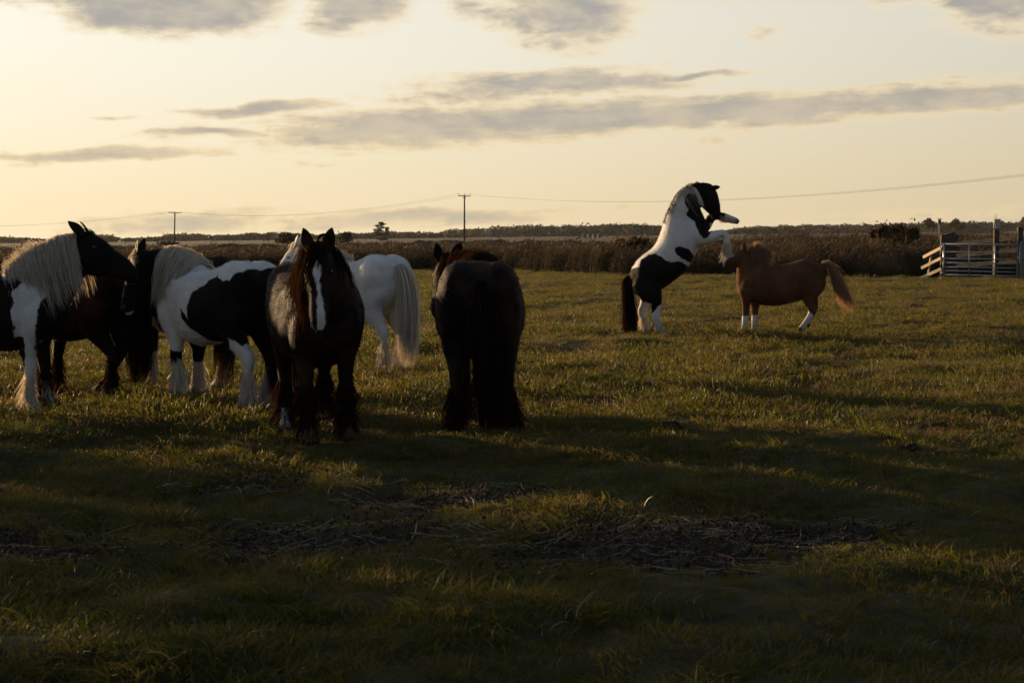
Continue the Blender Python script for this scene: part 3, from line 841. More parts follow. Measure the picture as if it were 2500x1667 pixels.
    def face(s, ear_mat, eye=True, ears=(1, -1), back=0.75, out=0.30, fwd=0.5, L=.165, base=None):
        for sg in ears:
            p = s.head_pt(.005, .055, sg * .062) if base is None else np.array(base) + s.hsd * sg * .05
            d = nrm(-s.hax * back + s.hup * fwd + s.hsd * sg * out); L_ = L * s.hk if base is None else L
            face_n = nrm(s.hup * .6 + s.hax * .5 + s.hsd * sg * .35)
            S = nrm(np.cross(d, face_n)); U = nrm(np.cross(S, d))
            t = np.array([-.18, 0, .25, .5, .75, .92, 1.0])
            C = p + np.outer(t * L_, d) + np.outer(np.array([0, 0, .006, .010, .006, 0, -.004]), U)
            wd = np.array([.036, .044, .056, .053, .036, .016, .002]) * (L_ / .165); th = np.array([.026, .026, .020, .015, .011, .007, .002])
            V, F = loft(C, np.tile(S, (7, 1)), np.tile(U, (7, 1)), wd, th, n=12, sub=3, ex=2.0)
            # hollow the front of the ear
            rel = V - p; tt = rel @ d / L_; ff = rel @ U; ss_ = np.abs(rel @ S)
            hol = (ff > 0) * np.exp(-(ss_ / (.034 * L_ / .165)) ** 2) * np.clip(1 - np.abs(tt - .42) / .55, 0, 1)
            V = V - U * (hol * 0.030)[:, None]
            o = mesh_ob('ear', V, F, s.coat, s.root, True); attr(o, 'white', np.full(len(V), ear_mat)); attr(o, 'hoof', np.zeros(len(V)))
        if eye:
            for sg in (1, -1):
                c = s.head_pt(.185, .015, sg * .098)
                V, F = blob((0, 0, 0), (.022 * s.hk, .016 * s.hk, .017 * s.hk), 10)
                o = mesh_ob('eye', V + c, F, M_EYE, s.root, True)
        for sg in (1, -1):
            c = s.head_pt(.575, -.035, sg * .052)
            V, F = blob((0, 0, 0), (.016 * s.hk, .014 * s.hk, .022 * s.hk), 8)
            mesh_ob('nostril', V + c, F, M_EYE, s.root, True)

    def mane(s, mat, n=900, length=.42, side=1, both=0.25, f0=0.0, f1=1.0, blow=(0, 0, 0), w=.006, name='mane', lift=.02, curl=.02):
        n = int(n * 1.9); w *= .58
        r = s.rng; N = np.array(s.neck); K = 9
        f = f0 + (f1 - f0) * r.random(n)
        ctl = catmull(N, f * (len(N) - 1))
        top = np.c_[ctl[:, 0], np.zeros(n), ctl[:, 1]]; bot = np.c_[ctl[:, 2], np.zeros(n), ctl[:, 3]]
        top = np.array([s.xf(p, q) for p, q in zip(top, f)]); bot = np.array([s.xf(p, q) for p, q in zip(bot, f)])
        sd = np.array([s.xf(np.array([0, 1., 0]), q, True) for q in f])
        dn = nrm(bot - top); hh = np.linalg.norm(bot - top, axis=1) / 2; wd = ctl[:, 4]
        sg = np.where(r.random(n) < both, -side, side)
        L = length * (0.40 + 0.85 * r.random(n) ** 1.4) * (1 - .35 * np.abs(f - .5))
        t = np.linspace(0, 1, K)[None]
        drop = L[:, None] * t
        qd = np.clip(drop / hh[:, None], 0, 1)
        lat = wd[:, None] * np.sqrt(np.maximum(1 - (1 - qd) ** 2.2, 0)) * 1.06 + .012 + .02 * r.random((n, 1)) * t
        g = np.array([0, 0, -1.0]); mixd = nrm(dn * .45 + g * .75)
        P = top[:, None] - dn[:, None] * (.012 + lift * np.sin(np.pi * np.clip(t * 2.5, 0, 1)) * r.random((n, 1)))[..., None]
        P = P + sd[:, None] * (sg[:, None] * lat * np.clip(t * 5, 0, 1) ** .7)[..., None] + mixd[:, None] * drop[..., None]
        clump = np.floor(f * 26); ph = clump * 2.4
        P += (np.sin(ph[:, None] + t * 3.5) * curl * t)[..., None] * np.array([1, .2, 0])
        P += np.cumsum(r.normal(0, .0065, (n, K, 3)), 1) + (np.array(blow)[None, None] * (t ** 1.4)[..., None]) * (0.5 + r.random((n, 1, 1)))
        W = w * np.array([.8, 1, 1, 1, .95, .85, .7, .5, .15])[None] * (.6 + .8 * r.random((n, 1)))
        return strands_ob(name, P, W, mat, s.root, r)

    def forelock(s, mat, n=160, length=.30, w=.006, spread=.05, blow=(0, 0, 0), lat0=0.0):
        r = s.rng; K = 7; t = np.linspace(0, 1, K)[None]
        root = np.array([s.head_pt(a, .085, c) for a, c in zip(r.uniform(-.04, .04, n), r.normal(0, .025, n))])
        L = length * (.5 + .6 * r.random(n)); out = r.normal(lat0, spread, n)
        g = np.array([0, 0, -1.0]); d = nrm(s.hax * .6 + g * .7)
        P = root[:, None] + d * (L[:, None] * t)[..., None] + s.hup * (.035 * np.sin(np.clip(t * 1.3, 0, 1) * np.pi) * (.4 + r.random((n, 1))) * s.hk)[..., None] \
            + s.hsd * (out[:, None] * np.sqrt(t))[..., None] + np.array(blow) * (t ** 1.5)[..., None] * (.4 + r.random((n, 1, 1)))
        P += np.cumsum(r.normal(0, .003, (n, K, 3)), 1)
        strands_ob('forelock', P, w * np.array([.8, 1, 1, .95, .8, .6, .15])[None] * (.6 + .8 * r.random((n, 1))), mat, s.root, r)

    def tail(s, mat, path, rad, n=900, w=.0065, start=.3, jit=.004, dock=True):
        n = int(n * 1.7); w *= .62; jit *= 1.5
        r = s.rng; K = 10; path = np.array(path, float)
        f0 = r.random(n) ** 1.5 * start; f1 = .55 + .45 * r.random(n) ** .5
        t = np.linspace(0, 1, K)[None]; f = f0[:, None] + (f1 - f0)[:, None] * t
        C = catmull(path, f.ravel() * (len(path) - 1)).reshape(n, K, 3)
        R = np.interp(f, np.linspace(0, 1, len(rad)), rad)
        an = r.random(n) * 6.283; q = np.sqrt(r.random(n)) * np.where(r.random(n) < .06, 1.6, 1.0)
        T = nrm(np.gradient(catmull(path, np.linspace(0, len(path) - 1, 40)), axis=0))
        tt = T[np.clip((f * 39).astype(int), 0, 39)]
        e1 = nrm(np.cross(tt, np.array([0, 1., 0.05]))); e2 = np.cross(tt, e1)
        lock = np.round(an / 6.283 * 14); an2 = an + .25 * np.sin(lock * 5.1)
        P = C + e1 * (R * q[:, None] * np.cos(an2)[:, None])[..., None] + e2 * (R * q[:, None] * np.sin(an2)[:, None])[..., None]
        P += np.cumsum(r.normal(0, jit, (n, K, 3)), 1) * t[..., None]
        P += (np.sin(lock[:, None] * 1.7 + t * 5) * .016 * t)[..., None] * np.array([.7, .7, 0])
        W = w * np.array([.8, 1, 1, 1, 1, .95, .85, .7, .5, .15])[None] * (.6 + .8 * r.random((n, 1)))
        o = strands_ob('tail', P, W, mat, s.root, r)
        return o

    def feathers(s, mats, n=330, ztop=.40, L=(.10, .24), flare=.075, w=.006):
        n = int(n * 1.5); w *= .68
        r = s.rng
        for l, mt in zip(s.legs, mats):
            if mt is None: continue
            J = np.array(l, float); K = 6
            tot = len(J) - 1; i0 = 0
            # lower part of the leg, from just under the knee or hock to the hoof
            fs = np.linspace(0, tot, 120); pts = catmull(J, fs)
            seg = np.r_[0, np.cumsum(np.linalg.norm(np.diff(pts[:, :3], axis=0), axis=1))]; fromend = seg[-1] - seg
            u = ztop * r.random(n) ** .75 + .03
            f = np.interp(-u, -fromend, fs); c = catmull(J, f)
            T = nrm(catmull(J, np.minimum(f + .15, tot))[:, :3] - c[:, :3])
            a = r.random(n) * 6.283
            e1 = nrm(np.cross(T, np.array([0, 1., 0]))); e2 = nrm(np.cross(T, e1))
            o_ = e1 * np.cos(a)[:, None] + e2 * np.sin(a)[:, None]
            back = np.clip(-o_[:, 0], 0, 1)
            ln = (L[0] + (L[1] - L[0]) * r.random(n)) * (.65 + .6 * back); ln = np.minimum(ln, u + .02)
            g = np.array([0, 0, -1.0]); T2 = nrm(T * .55 + g * .55)
            t = np.linspace(0, 1, K)[None]
            P = c[:, None, :3] + o_[:, None] * (np.c_[(c[:, 3] + c[:, 4]) / 2][:, :, None] * .92) + T2[:, None] * (ln[:, None] * t)[..., None] \
                + o_[:, None] * (flare * (.35 + .8 * r.random((n, 1)) + .5 * back[:, None]) * t ** 1.3 * (ln[:, None] / .2))[..., None]
            P += np.cumsum(r.normal(0, .003, (n, K, 3)), 1)
            P[..., 2] = np.maximum(P[..., 2], J[-1, 2] - 0.01 + .03 * r.random((n, 1)))
            strands_ob('feather', P, w * np.array([1, 1.1, 1, .85, .6, .15])[None] * (.6 + .9 * r.random((n, 1))), mt, s.root, r)

STD_TAIL = [(-.76, 0, 1.26), (-.83, 0, 1.20), (-.88, 0, 1.02), (-.885, 0, .75), (-.87, 0, .45), (-.86, 0, .10)]
STD_RAD = [.03, .045, .075, .095, .11, .09]
allwhite = lambda P, h: np.full(len(P), 1.0)
alldark = lambda P, h: np.full(len(P), -1.0)
C_PIED = coat_mat('piebald_coat', (0.0085, 0.0076, 0.0070), (0.018, 0.014, 0.012))
C_BLACK = coat_mat('black_coat', (0.0090, 0.0072, 0.0062), (0.034, 0.0195, 0.0125), sheen=0.0)
C_BAY = coat_mat('bay_coat', (0.014, 0.007, 0.005), (0.028, 0.012, 0.007))
C_WHITE = coat_mat('grey_white_coat', (0.1, 0.1, 0.1), (0.1, 0.1, 0.1), (0.58, 0.58, 0.575))
C_CHEST = coat_mat('chestnut_coat', (0.078, 0.035, 0.018), (0.120, 0.055, 0.028), sheen=0.0, sheenc=(1, .7, .45))

# --- piebald with white mane at the left edge of the picture, looking right
def horse_a():
    h = Horse('black and white piebald horse with long white mane, cropped by the left edge, looking right', 74, 1003, (.46, -.16), -3, .94, 1,
              neck=[(.26, 1.43, .64, .90, .23), (.40, 1.555, .82, 1.04, .185), (.57, 1.66, .93, 1.20, .150), (.78, 1.745, 1.03, 1.36, .125), (.98, 1.77, 1.11, 1.48, .105)],
              head=((1.01, 1.725), 30, .66), bend=-4, hyaw=-4, shift=[(.06, 0), (0, 0), (-.1, 0), (.12, 0)])
    X = lambda u, v: (.50 + (u - 250) / 797., (1530 - v) / 797.)
    W = [X(*p) for p in [(-20, 390), (100, 280), (250, 160), (530, 60), (590, 150), (640, 300), (600, 420), (430, 420), (390, 430), (410, 560), (400, 600), (360, 640),
         (345, 740), (325, 850), (300, 960), (285, 1010), (290, 1130), (330, 1160), (340, 1600), (60, 1600), (200, 1180), (220, 1010), (210, 930), (135, 920),
         (150, 850), (140, 780), (125, 710), (155, 650), (150, 560), (190, 530), (190, 460), (150, 420), (60, 405)]]
    h.body(C_PIED, lambda P, hd: np.minimum(poly_sd(P[:, [0, 2]], W), np.where((P[:, 1] > .05) & (P[:, 2] < .75) & (P[:, 2] > .30), -1, 1)))
    h.face(-1.0, fwd=.30, back=.95)
    h.mane(H_WHITE, 1500, .62, side=-1, both=.2, w=.0065, lift=.05)
    h.mane(H_WHITE, 260, .24, side=1, both=.5, w=.005, lift=.12, name='mane', f0=0, f1=.5)
    h.forelock(H_BLACK, 60, .18)
    h.tail(H_BLACK, STD_TAIL, STD_RAD, 400)
    h.feathers([H_BLACK, H_WHITE, H_WHITE, H_WHITE])
horse_a()

# --- black horse behind it, facing left, tail towards us
def horse_b():
    h = Horse('black horse half hidden behind the left piebald, its black tail hanging beside the bay', 262, 975, (-.555, .17), 150, .95, 2,
              neck=[(.26, 1.43, .64, .90, .23), (.42, 1.51, .80, 1.02, .185), (.58, 1.55, .90, 1.1, .150), (.74, 1.56, .97, 1.2, .120), (.88, 1.54, 1.02, 1.3, .098)],
              head=((.91, 1.50), 50, .60), bend=-20, shift=[(-.12, .02), (0.1, 0), (0, 0), (.52, .0)])
    def w(P, hd):
        f = np.full(len(P), -1.0)
        fr = (P[:, 2] < .14) & (P[:, 0] > -.62)
        return np.where(fr & ((P[:, 0] > .5) | ((P[:, 0] > -.59) & (P[:, 0] < 0))), .1, f)
    h.body(C_BLACK, w)
    h.face(-1.0)
    h.mane(H_BROWN, 700, .4, side=1, both=.4, lift=.06)
    h.tail(H_BLACK, STD_TAIL[:-1] + [(-.86, 0, .16)], [.05, .07, .10, .115, .12, .10], 1300)
    h.feathers([H_BLACK, H_BLACK, H_BLACK, H_BLACK])
horse_b()

# --- piebald with white mane and shoulder, facing left
def horse_c():
    h = Horse('piebald horse with white shoulder, blond mane and black barrel, facing left away from the camera', 600, 1006, (-.56, .17), 143, .92, 3,
              neck=[(.26, 1.43, .62, .88, .24), (.40, 1.535, .78, .98, .20), (.55, 1.60, .88, 1.10, .165), (.72, 1.615, .93, 1.22, .135), (.87, 1.59, .95, 1.32, .105)],
              head=((.90, 1.545), 66, .60), bend=31, hyaw=4, shift=[(.0, 0.03), (.10, 0), (.02, .02), (.14, 0)])
    c = lambda u, v, y=.30: h.to_local(260 + u / 3.41, 560 + v / 3.41, y)
    B1 = [c(*p) for p in [(925, 330), (900, 390), (850, 430), (740, 520), (710, 640), (715, 740), (740, 840), (800, 940), (1000, 985), (1010, 890), (1050, 930), (1085, 970),
          (1110, 930), (1130, 870), (1180, 840), (1240, 1050), (1480, 1000), (1480, 420), (1400, 400), (1330, 345), (1200, 312), (1130, 322), (1090, 365), (1040, 412), (990, 412), (950, 380)]]
    B2 = [c(u, v, .12) for u, v in [(-200, 60), (600, 110), (585, 170), (560, 300), (515, 480), (490, 600), (430, 640), (-200, 900)]]
    B3 = [c(*p) for p in [(655, 660), (690, 700), (730, 770), (745, 860), (700, 800), (660, 740)]]
    B4 = [c(u, v, .16) for u, v in [(500, 930), (560, 980), (640, 1030), (680, 1000), (690, 1100), (540, 1115), (500, 1050)]]
    def w(P, hd):
        q = P[:, [0, 2]]
        d = np.maximum.reduce([poly_sd(q, B1), poly_sd(q, B2), poly_sd(q, B3), poly_sd(q, B4)])
        d = np.where((P[:, 1] < 0) & (P[:, 2] < .75) & (P[:, 2] > .4), np.maximum(d, np.minimum(P[:, 2] - .40, .1)), d)
        bl = np.minimum(.028 - np.abs(hd[:, 2]), np.minimum(hd[:, 0] - .12, hd[:, 1] + .01))
        return np.maximum(np.where(P[:, 2] < .36, .2, -d), bl)
    h.body(C_PIED, w)
    h.face(-1.0, fwd=.2, back=.95)
    h.mane(H_WHITE, 1500, .52, side=1, both=.35, f0=0.05, f1=.66, w=.0065, lift=.06)
    h.forelock(H_WHITE, 260, .26, blow=(-.10, .04, .07), spread=.03)
    h.tail(H_BLACK, STD_TAIL, [.05, .07, .10, .115, .12, .09], 1200)
    h.feathers([H_WHITE] * 4, 420)
horse_c()

# --- bay behind it
def horse_d():
    h = Horse('dark bay horse with white stockings standing behind the piebald with the blond mane', 372, 942, (.50, .16), 130, .98, 4,
              neck=[(.26, 1.43, .62, .88, .23), (.42, 1.44, .80, .92, .19), (.58, 1.44, .92, .96, .16), (.74, 1.42, .99, 1.00, .135), (.90, 1.38, 1.04, 1.06, .11)],
              head=((.93, 1.33), 50, .60), bend=48, shift=[(.0, 0.0), (.1, 0), (.05, .02), (.2, 0)])
    h.body(C_BAY, lambda P, hd: np.maximum(.42 - P[:, 2], np.minimum(.03 - np.abs(hd[:, 2]), np.minimum(hd[:, 0] - .1, hd[:, 1]))))
    h.face(-1.0)
    h.mane(H_BROWN, 500, .35)
    h.forelock(H_WHITE, 120, .2)
    h.tail(H_BROWN, STD_TAIL, STD_RAD, 600)
    h.feathers([H_WHITE] * 4, 160, flare=.02, L=(.05, .12))
horse_d()

# --- black horse with a blaze, facing us
def horse_e():
    h = Horse('black horse with white blaze and pricked ears facing the camera', 800, 1090, (.50, 0), -73, .935, 5,
              neck=[(.26, 1.43, .64, .88, .25), (.40, 1.53, .82, 1.02, .215), (.54, 1.60, .92, 1.14, .175), (.68, 1.635, .95, 1.25, .135), (.80, 1.63, .95, 1.36, .108)],
              head=((.85, 1.585), 70, .60), bend=-12, hyaw=2, fat=1.08, shift=[(.02, 0.015), (0.05, -.01), (.05, 0), (.12, -.05)])
    def w(P, hd):
        s_, l = hd[:, 0], hd[:, 2] + .012 * np.sin(hd[:, 0] * 9)
        wd = np.interp(s_, [.06, .10, .16, .22, .28, .36, .44, .52, .60, .66], [-.02, .006, .030, .034, .016, .011, .020, .032, .036, .02])
        f = np.minimum(wd - np.abs(l), hd[:, 1] + .045)
        f = np.where((hd[:, 0] < .05) | (hd[:, 0] > .70), -.1, f)
        return np.where((P[:, 2] < .20) & (P[:, 0] < 0) & (P[:, 1] < 0), .1, f)
    h.body(C_BLACK, w, fuzz=9000)
    h.face(-1.0, fwd=.12, back=1.0, out=.32, L=.175)
    h.mane(H_BROWN, 1100, .62, side=-1, both=.15, lift=.05, w=.0065, f0=.1)
    h.forelock(H_BROWN, 150, .34, lat0=-.08, spread=.045)
    r = h.rng
    t = np.linspace(0, 1, 9); n = 30                                  # one curled lock standing up between the ears
    p0 = h.head_pt(-.02, .08, 0); P = np.zeros((n, 9, 3))
    for i in range(n):
        rr = .050 + .008 * r.random()
        P[i] = p0 + h.hsd * (.05 - rr * np.cos(np.pi * t))[:, None] + np.array([0, 0, 1.]) * (rr * 1.5 * np.sin(np.pi * t))[:, None] + r.normal(0, .003, 3)
    strands_ob('forelock', P, .004 * np.ones((n, 9)), H_BROWN, h.root, r)
    h.tail(H_BLACK, STD_TAIL, STD_RAD, 600)
    h.feathers([H_BROWN] * 4, 560, ztop=.46, flare=.10, L=(.14, .28))
horse_e()

# --- white horse behind it
def horse_f():
    h = Horse('white grey horse facing left, its long pale tail towards the camera', 930, 910, (-.56, .17), 140, .94, 6,
              neck=[(.26, 1.43, .62, .88, .23), (.42, 1.52, .80, 1.02, .19), (.58, 1.585, .90, 1.15, .155), (.74, 1.62, .97, 1.28, .125), (.88, 1.62, 1.01, 1.38, .10)],
              head=((.91, 1.575), 48, .58), bend=20, hyaw=8, shift=[(-.10, 0), (.1, 0), (.02, 0), (.1, .03)])
    h.body(C_WHITE, allwhite)
    h.face(1.0, fwd=.3, back=.9)
    h.mane(H_WHITE, 800, .36, side=1, both=.4, lift=.07)
    h.forelock(H_WHITE, 100, .2)
    h.tail(H_WHITE, [(-.72, 0, 1.33), (-.80, 0, 1.27), (-.86, 0, 1.08), (-.88, 0, .75), (-.87, 0, .45), (-.86, 0, .08)], [.05, .075, .10, .11, .115, .09], 1300)
    h.feathers([H_WHITE] * 4, 330)
horse_f()

# --- black horse seen from behind
def horse_g():
    h = Horse('black horse seen from behind with a thick tail reaching the grass', 1175, 1060, (-.58, 0), 91, .97, 7,
              neck=[(.26, 1.43, .62, .88, .23), (.40, 1.475, .80, .98, .19), (.56, 1.50, .90, 1.06, .155), (.72, 1.51, .96, 1.14, .125), (.88, 1.48, .99, 1.22, .10)],
              head=((.91, 1.45), 48, .60), bend=33, hyaw=-14, fat=1.06, shift=[(0, 0), (.0, 0), (-.08, .06), (.16, -.11)])
    h.body(C_BLACK, alldark, fuzz=9000)
    h.face(-1.0, fwd=.35, back=.9, out=.4)
    h.mane(H_BROWN, 900, .42, side=1, both=.45, lift=.10, w=.006)
    h.forelock(H_BROWN, 100, .25)
    h.tail(H_BLACK, [(-.70, -.01, 1.30), (-.80, -.02, 1.22), (-.89, -.05, 1.02), (-.90, -.08, .75), (-.885, -.10, .42), (-.87, -.11, .06)], [.03, .06, .10, .120, .135, .115], 1900, w=.007)
    h.feathers([H_BROWN] * 4, 520, ztop=.42, flare=.10, L=(.14, .28))
horse_g()

# --- rearing piebald
def horse_h():
    U = lambda u, v: (u / 599.8 - .6536, 2.516 - v / 599.8)
    def pr(L): return [(*U(a, b_), *U(c, d), w) for a, b_, c, d, w in L]
    def lg(L, y): return [(U(u, v)[0], y * k, U(u, v)[1], a, b_) for u, v, k, a, b_ in L]
    torso = pr([(150, 985, 175, 1045, .06), (165, 905, 250, 1120, .19), (205, 835, 350, 1130, .27), (270, 765, 450, 1075, .31), (335, 718, 540, 1015, .32), (385, 670, 620, 955, .325),
                (425, 600, 695, 870, .325), (455, 520, 755, 770, .32), (482, 440, 805, 685, .29), (515, 380, 850, 625, .255), (560, 350, 880, 575, .20), (640, 360, 882, 530, .10)])
    neck = pr([(478, 460, 850, 620, .22), (512, 375, 882, 545, .19), (548, 300, 880, 470, .155), (585, 225, 838, 380, .13), (640, 160, 815, 325, .115), (715, 115, 812, 305, .105), (800, 97, 822, 312, .10)])
    head = pr([(790, 95, 812, 300, .09), (860, 93, 830, 318, .10), (925, 110, 855, 345, .105), (968, 170, 885, 375, .095), (990, 245, 905, 395, .080), (1002, 330, 918, 420, .068), (1003, 390, 925, 435, .064), (990, 432, 945, 442, .04)])
    nh = lg([(310, 1000, 1, .13, .25), (330, 1080, 1.1, .135, .20), (368, 1150, 1.1, .11, .135), (390, 1225, 1, .075, .085), (385, 1310, 1, .058, .080), (402, 1380, 1, .046, .058),
             (435, 1440, 1, .045, .052), (470, 1485, 1, .05, .055), (505, 1500, 1, .058, .06), (545, 1518, 1, .06, .045)], -.17)
    fh = lg([(310, 1000, 1, .13, .24), (320, 1080, 1.1, .13, .17), (318, 1160, 1.1, .10, .11), (300, 1230, 1, .07, .075), (278, 1300, 1, .055, .072), (290, 1380, 1, .045, .052),
             (310, 1440, 1, .045, .050), (325, 1480, 1, .05, .055), (350, 1498, 1, .058, .06), (385, 1510, 1, .06, .045)], .17)
    nf = lg([(700, 560, .9, .11, .20), (790, 600, 1.05, .105, .13), (880, 600, 1, .08, .092), (960, 572, 1, .066, .072), (1022, 565, 1, .056, .060), (1045, 620, 1, .046, .052),
             (1048, 690, 1, .046, .056), (1048, 745, 1, .052, .056), (1062, 795, 1, .055, .05), (1078, 838, 1, .055, .042)], -.17)
    ff = lg([(720, 540, .9, .11, .18), (820, 530, 1.05, .10, .12), (885, 490, 1, .075, .080), (915, 440, 1, .066, .072), (950, 402, 1, .062, .068), (1005, 400, 1, .054, .064),
             (1065, 418, 1, .054, .068), (1110, 432, 1, .058, .062), (1150, 445, 1, .06, .055), (1190, 460, 1, .055, .032)], .17)
    h = Horse('black and white piebald horse rearing on its hind legs', 1600, 820, (0, 0), 0, 1.0, 8, torso=torso, neck=neck, headpairs=head, legs=[ff, nf, fh, nh], gluteal=False)
    for_poly = lambda L: [U(*p) for p in L]
    B = [for_poly([(80, 1010), (120, 935), (175, 885), (236, 862), (252, 800), (320, 747), (380, 742), (430, 770), (480, 812), (530, 824), (600, 816), (672, 850), (700, 880), (600, 985), (520, 1045),
                   (465, 1060), (458, 1150), (435, 1208), (400, 1230), (375, 1262), (350, 1292), (343, 1200), (300, 1190), (240, 1165), (120, 1060)]),
         for_poly([(655 + 92 * math.cos(q) * 1 + 25 * math.sin(q), 750 + 68 * math.sin(q) + 25 * math.cos(q)) for q in np.linspace(0, 6.28, 20)[:-1]]),
         for_poly([(664, 235), (700, 192), (765, 202), (800, 280), (850, 330), (850, 400), (910, 450), (915, 530), (855, 598), (825, 605), (788, 572), (760, 505), (752, 455), (718, 430), (682, 385), (698, 340), (670, 285)]),
         for_poly([(740, 40), (735, 105), (790, 175), (830, 262), (850, 340), (890, 450), (1040, 500), (1080, 200), (950, 40)])]
    mid = [blob((U(u, v)[0], sg * .14, U(u, v)[1]), r_) for sg in (1, -1) for u, v, r_ in ((330, 920, (.24, .18, .26)), (290, 1030, (.205, .16, .20)), (325, 1080, (.16, .15, .18)))]
    h.body(C_PIED, lambda P, hd: -np.maximum.reduce([poly_sd(P[:, [0, 2]], p) for p in B]), extra=mid, fuzz=8000)
    h.face(-1.0, base=(U(930, 140)[0], 0, U(930, 140)[1]), L=.11, back=-.55, fwd=.85, out=.02, eye=True)
    h.mane(H_BROWN, 380, .09, side=-1, both=.6, f0=.0, f1=.98, lift=.012, w=.005, curl=.003)
    h.mane(H_MIX, 26, .50, side=-1, both=.0, f0=.62, f1=.86, lift=.03, w=.006, blow=(.10, 0, .02))
    h.forelock(H_BLACK, 150, .26, blow=(.03, 0, 0))
    h.tail(H_BLACK, [(*U(165, 960)[:1], 0, U(165, 960)[1]), (U(128, 1000)[0], 0, U(128, 1000)[1]), (U(140, 1130)[0], 0, U(140, 1130)[1]), (U(150, 1280)[0], 0, U(150, 1280)[1]),
                    (U(155, 1400)[0], 0, U(155, 1400)[1]), (U(160, 1495)[0], 0, U(160, 1495)[1])], [.035, .055, .075, .09, .105, .11], 1200)
    h.feathers([H_WHITE] * 4, 330, ztop=.32, flare=.065, L=(.08, .18))
horse_h()

# --- chestnut pony
def horse_i():
    U = lambda u, v: (.8497 - u / 999.5, 1.4706 - v / 999.5)
    def pr(L): return [(*U(a, b_), *U(c, d), w) for a, b_, c, d, w in L]
    def lg(L, y): return [(U(u, v)[0], y, U(u, v)[1], a, b_) for u, v, a, b_ in L]
    torso = pr([(1665, 430, 1700, 540, .05), (1610, 402, 1670, 740, .17), (1500, 352, 1560, 850, .235), (1385, 323, 1400, 930, .25), (1250, 350, 1255, 970, .25), (1100, 395, 1100, 1012, .262), (950, 415, 950, 1040, .27),
                (800, 400, 800, 1032, .25), (680, 372, 660, 1012, .22), (560, 420, 520, 965, .20), (450, 500, 405, 905, .15), (385, 620, 340, 850, .07)])
    neck = pr([(830, 402, 350, 850, .17), (745, 330, 333, 720, .14), (665, 270, 333, 580, .112), (585, 222, 338, 480, .095), (505, 190, 350, 425, .085)])
    head = pr([(500, 185, 365, 415, .075), (420, 178, 335, 440, .085), (335, 198, 275, 432, .080), (268, 262, 225, 425, .064), (205, 298, 180, 435, .053), (150, 325, 150, 445, .050), (118, 372, 140, 432, .03)])
    nf = lg([(470, 780, .10, .14), (462, 900, .085, .095), (458, 1000, .062, .070), (455, 1110, .050, .056), (448, 1210, .048, .05), (436, 1310, .036, .042), (418, 1400, .04, .046), (385, 1450, .04, .045), (355, 1480, .052, .056), (340, 1492, .058, .06)], .125)
    ff = lg([(600, 820, .10, .12), (625, 930, .08, .085), (635, 1030, .06, .066), (633, 1130, .050, .055), (630, 1230, .047, .048), (624, 1320, .036, .042), (615, 1400, .04, .046), (590, 1450, .04, .045), (560, 1480, .052, .056), (545, 1492, .058, .06)], -.125)
    nh = lg([(1460, 640, .12, .23), (1440, 780, .125, .20), (1425, 900, .10, .13), (1435, 1010, .07, .085), (1465, 1110, .052, .068), (1450, 1180, .043, .055), (1395, 1270, .036, .046), (1335, 1360, .04, .046), (1295, 1415, .05, .05), (1268, 1462, .055, .05)], .14)
    fh = lg([(1480, 660, .12, .22), (1490, 800, .12, .17), (1510, 920, .085, .10), (1545, 1010, .06, .072), (1560, 1070, .05, .062), (1535, 1160, .042, .05), (1495, 1250, .036, .044), (1465, 1330, .04, .044), (1448, 1375, .05, .05), (1432, 1400, .055, .05)], -.14)
    h = Horse('chestnut pony with white socks and blowing mane facing the rearing horse', 1880, 820, (0, 0), 180, 1.0, 9, torso=torso, neck=neck, headpairs=head, legs=[nf, ff, nh, fh], gluteal=False)
    def w(P, hd):
        q = P[:, [0, 2]]
        lim = np.where(P[:, 0] > 0, .30, np.clip(.36 + (P[:, 0] + .55) * .9, 0, .44))
        f = lim - P[:, 2]
        line = [U(*p) for p in [(330, 225), (270, 285), (180, 335), (150, 380), (165, 440), (60, 460), (60, 250), (260, 180)]]
        return np.maximum(np.clip(f, -.5, .5), poly_sd(q, line) - .012)
    h.body(C_CHEST, w, voxel=.0135, fuzz=7000)
    h.face(-1.0, base=(U(455, 195)[0], 0, U(455, 195)[1]), L=.135, back=.25, fwd=1.0, out=.22)
    h.mane(H_CHEST, 700, .22, side=1, both=.4, f0=.30, f1=1.0, lift=.20, w=.006, blow=(-.20, 0, .10), curl=.03)
    h.mane(H_CHEST, 260, .20, side=1, both=.5, f0=.0, f1=.4, lift=.04, w=.005)
    p = lambda u, v, y=0: (U(u, v)[0], y, U(u, v)[1])
    h.tail(H_CHEST, [p(1640, 420), p(1720, 400), p(1810, 500), p(1890, 680), p(1980, 900), p(2110, 1110)], [.03, .04, .052, .065, .08, .08], 900, jit=.010)
    h.feathers([H_WHITE] * 4, 60, ztop=.12, flare=.01, L=(.03, .06))
horse_i()
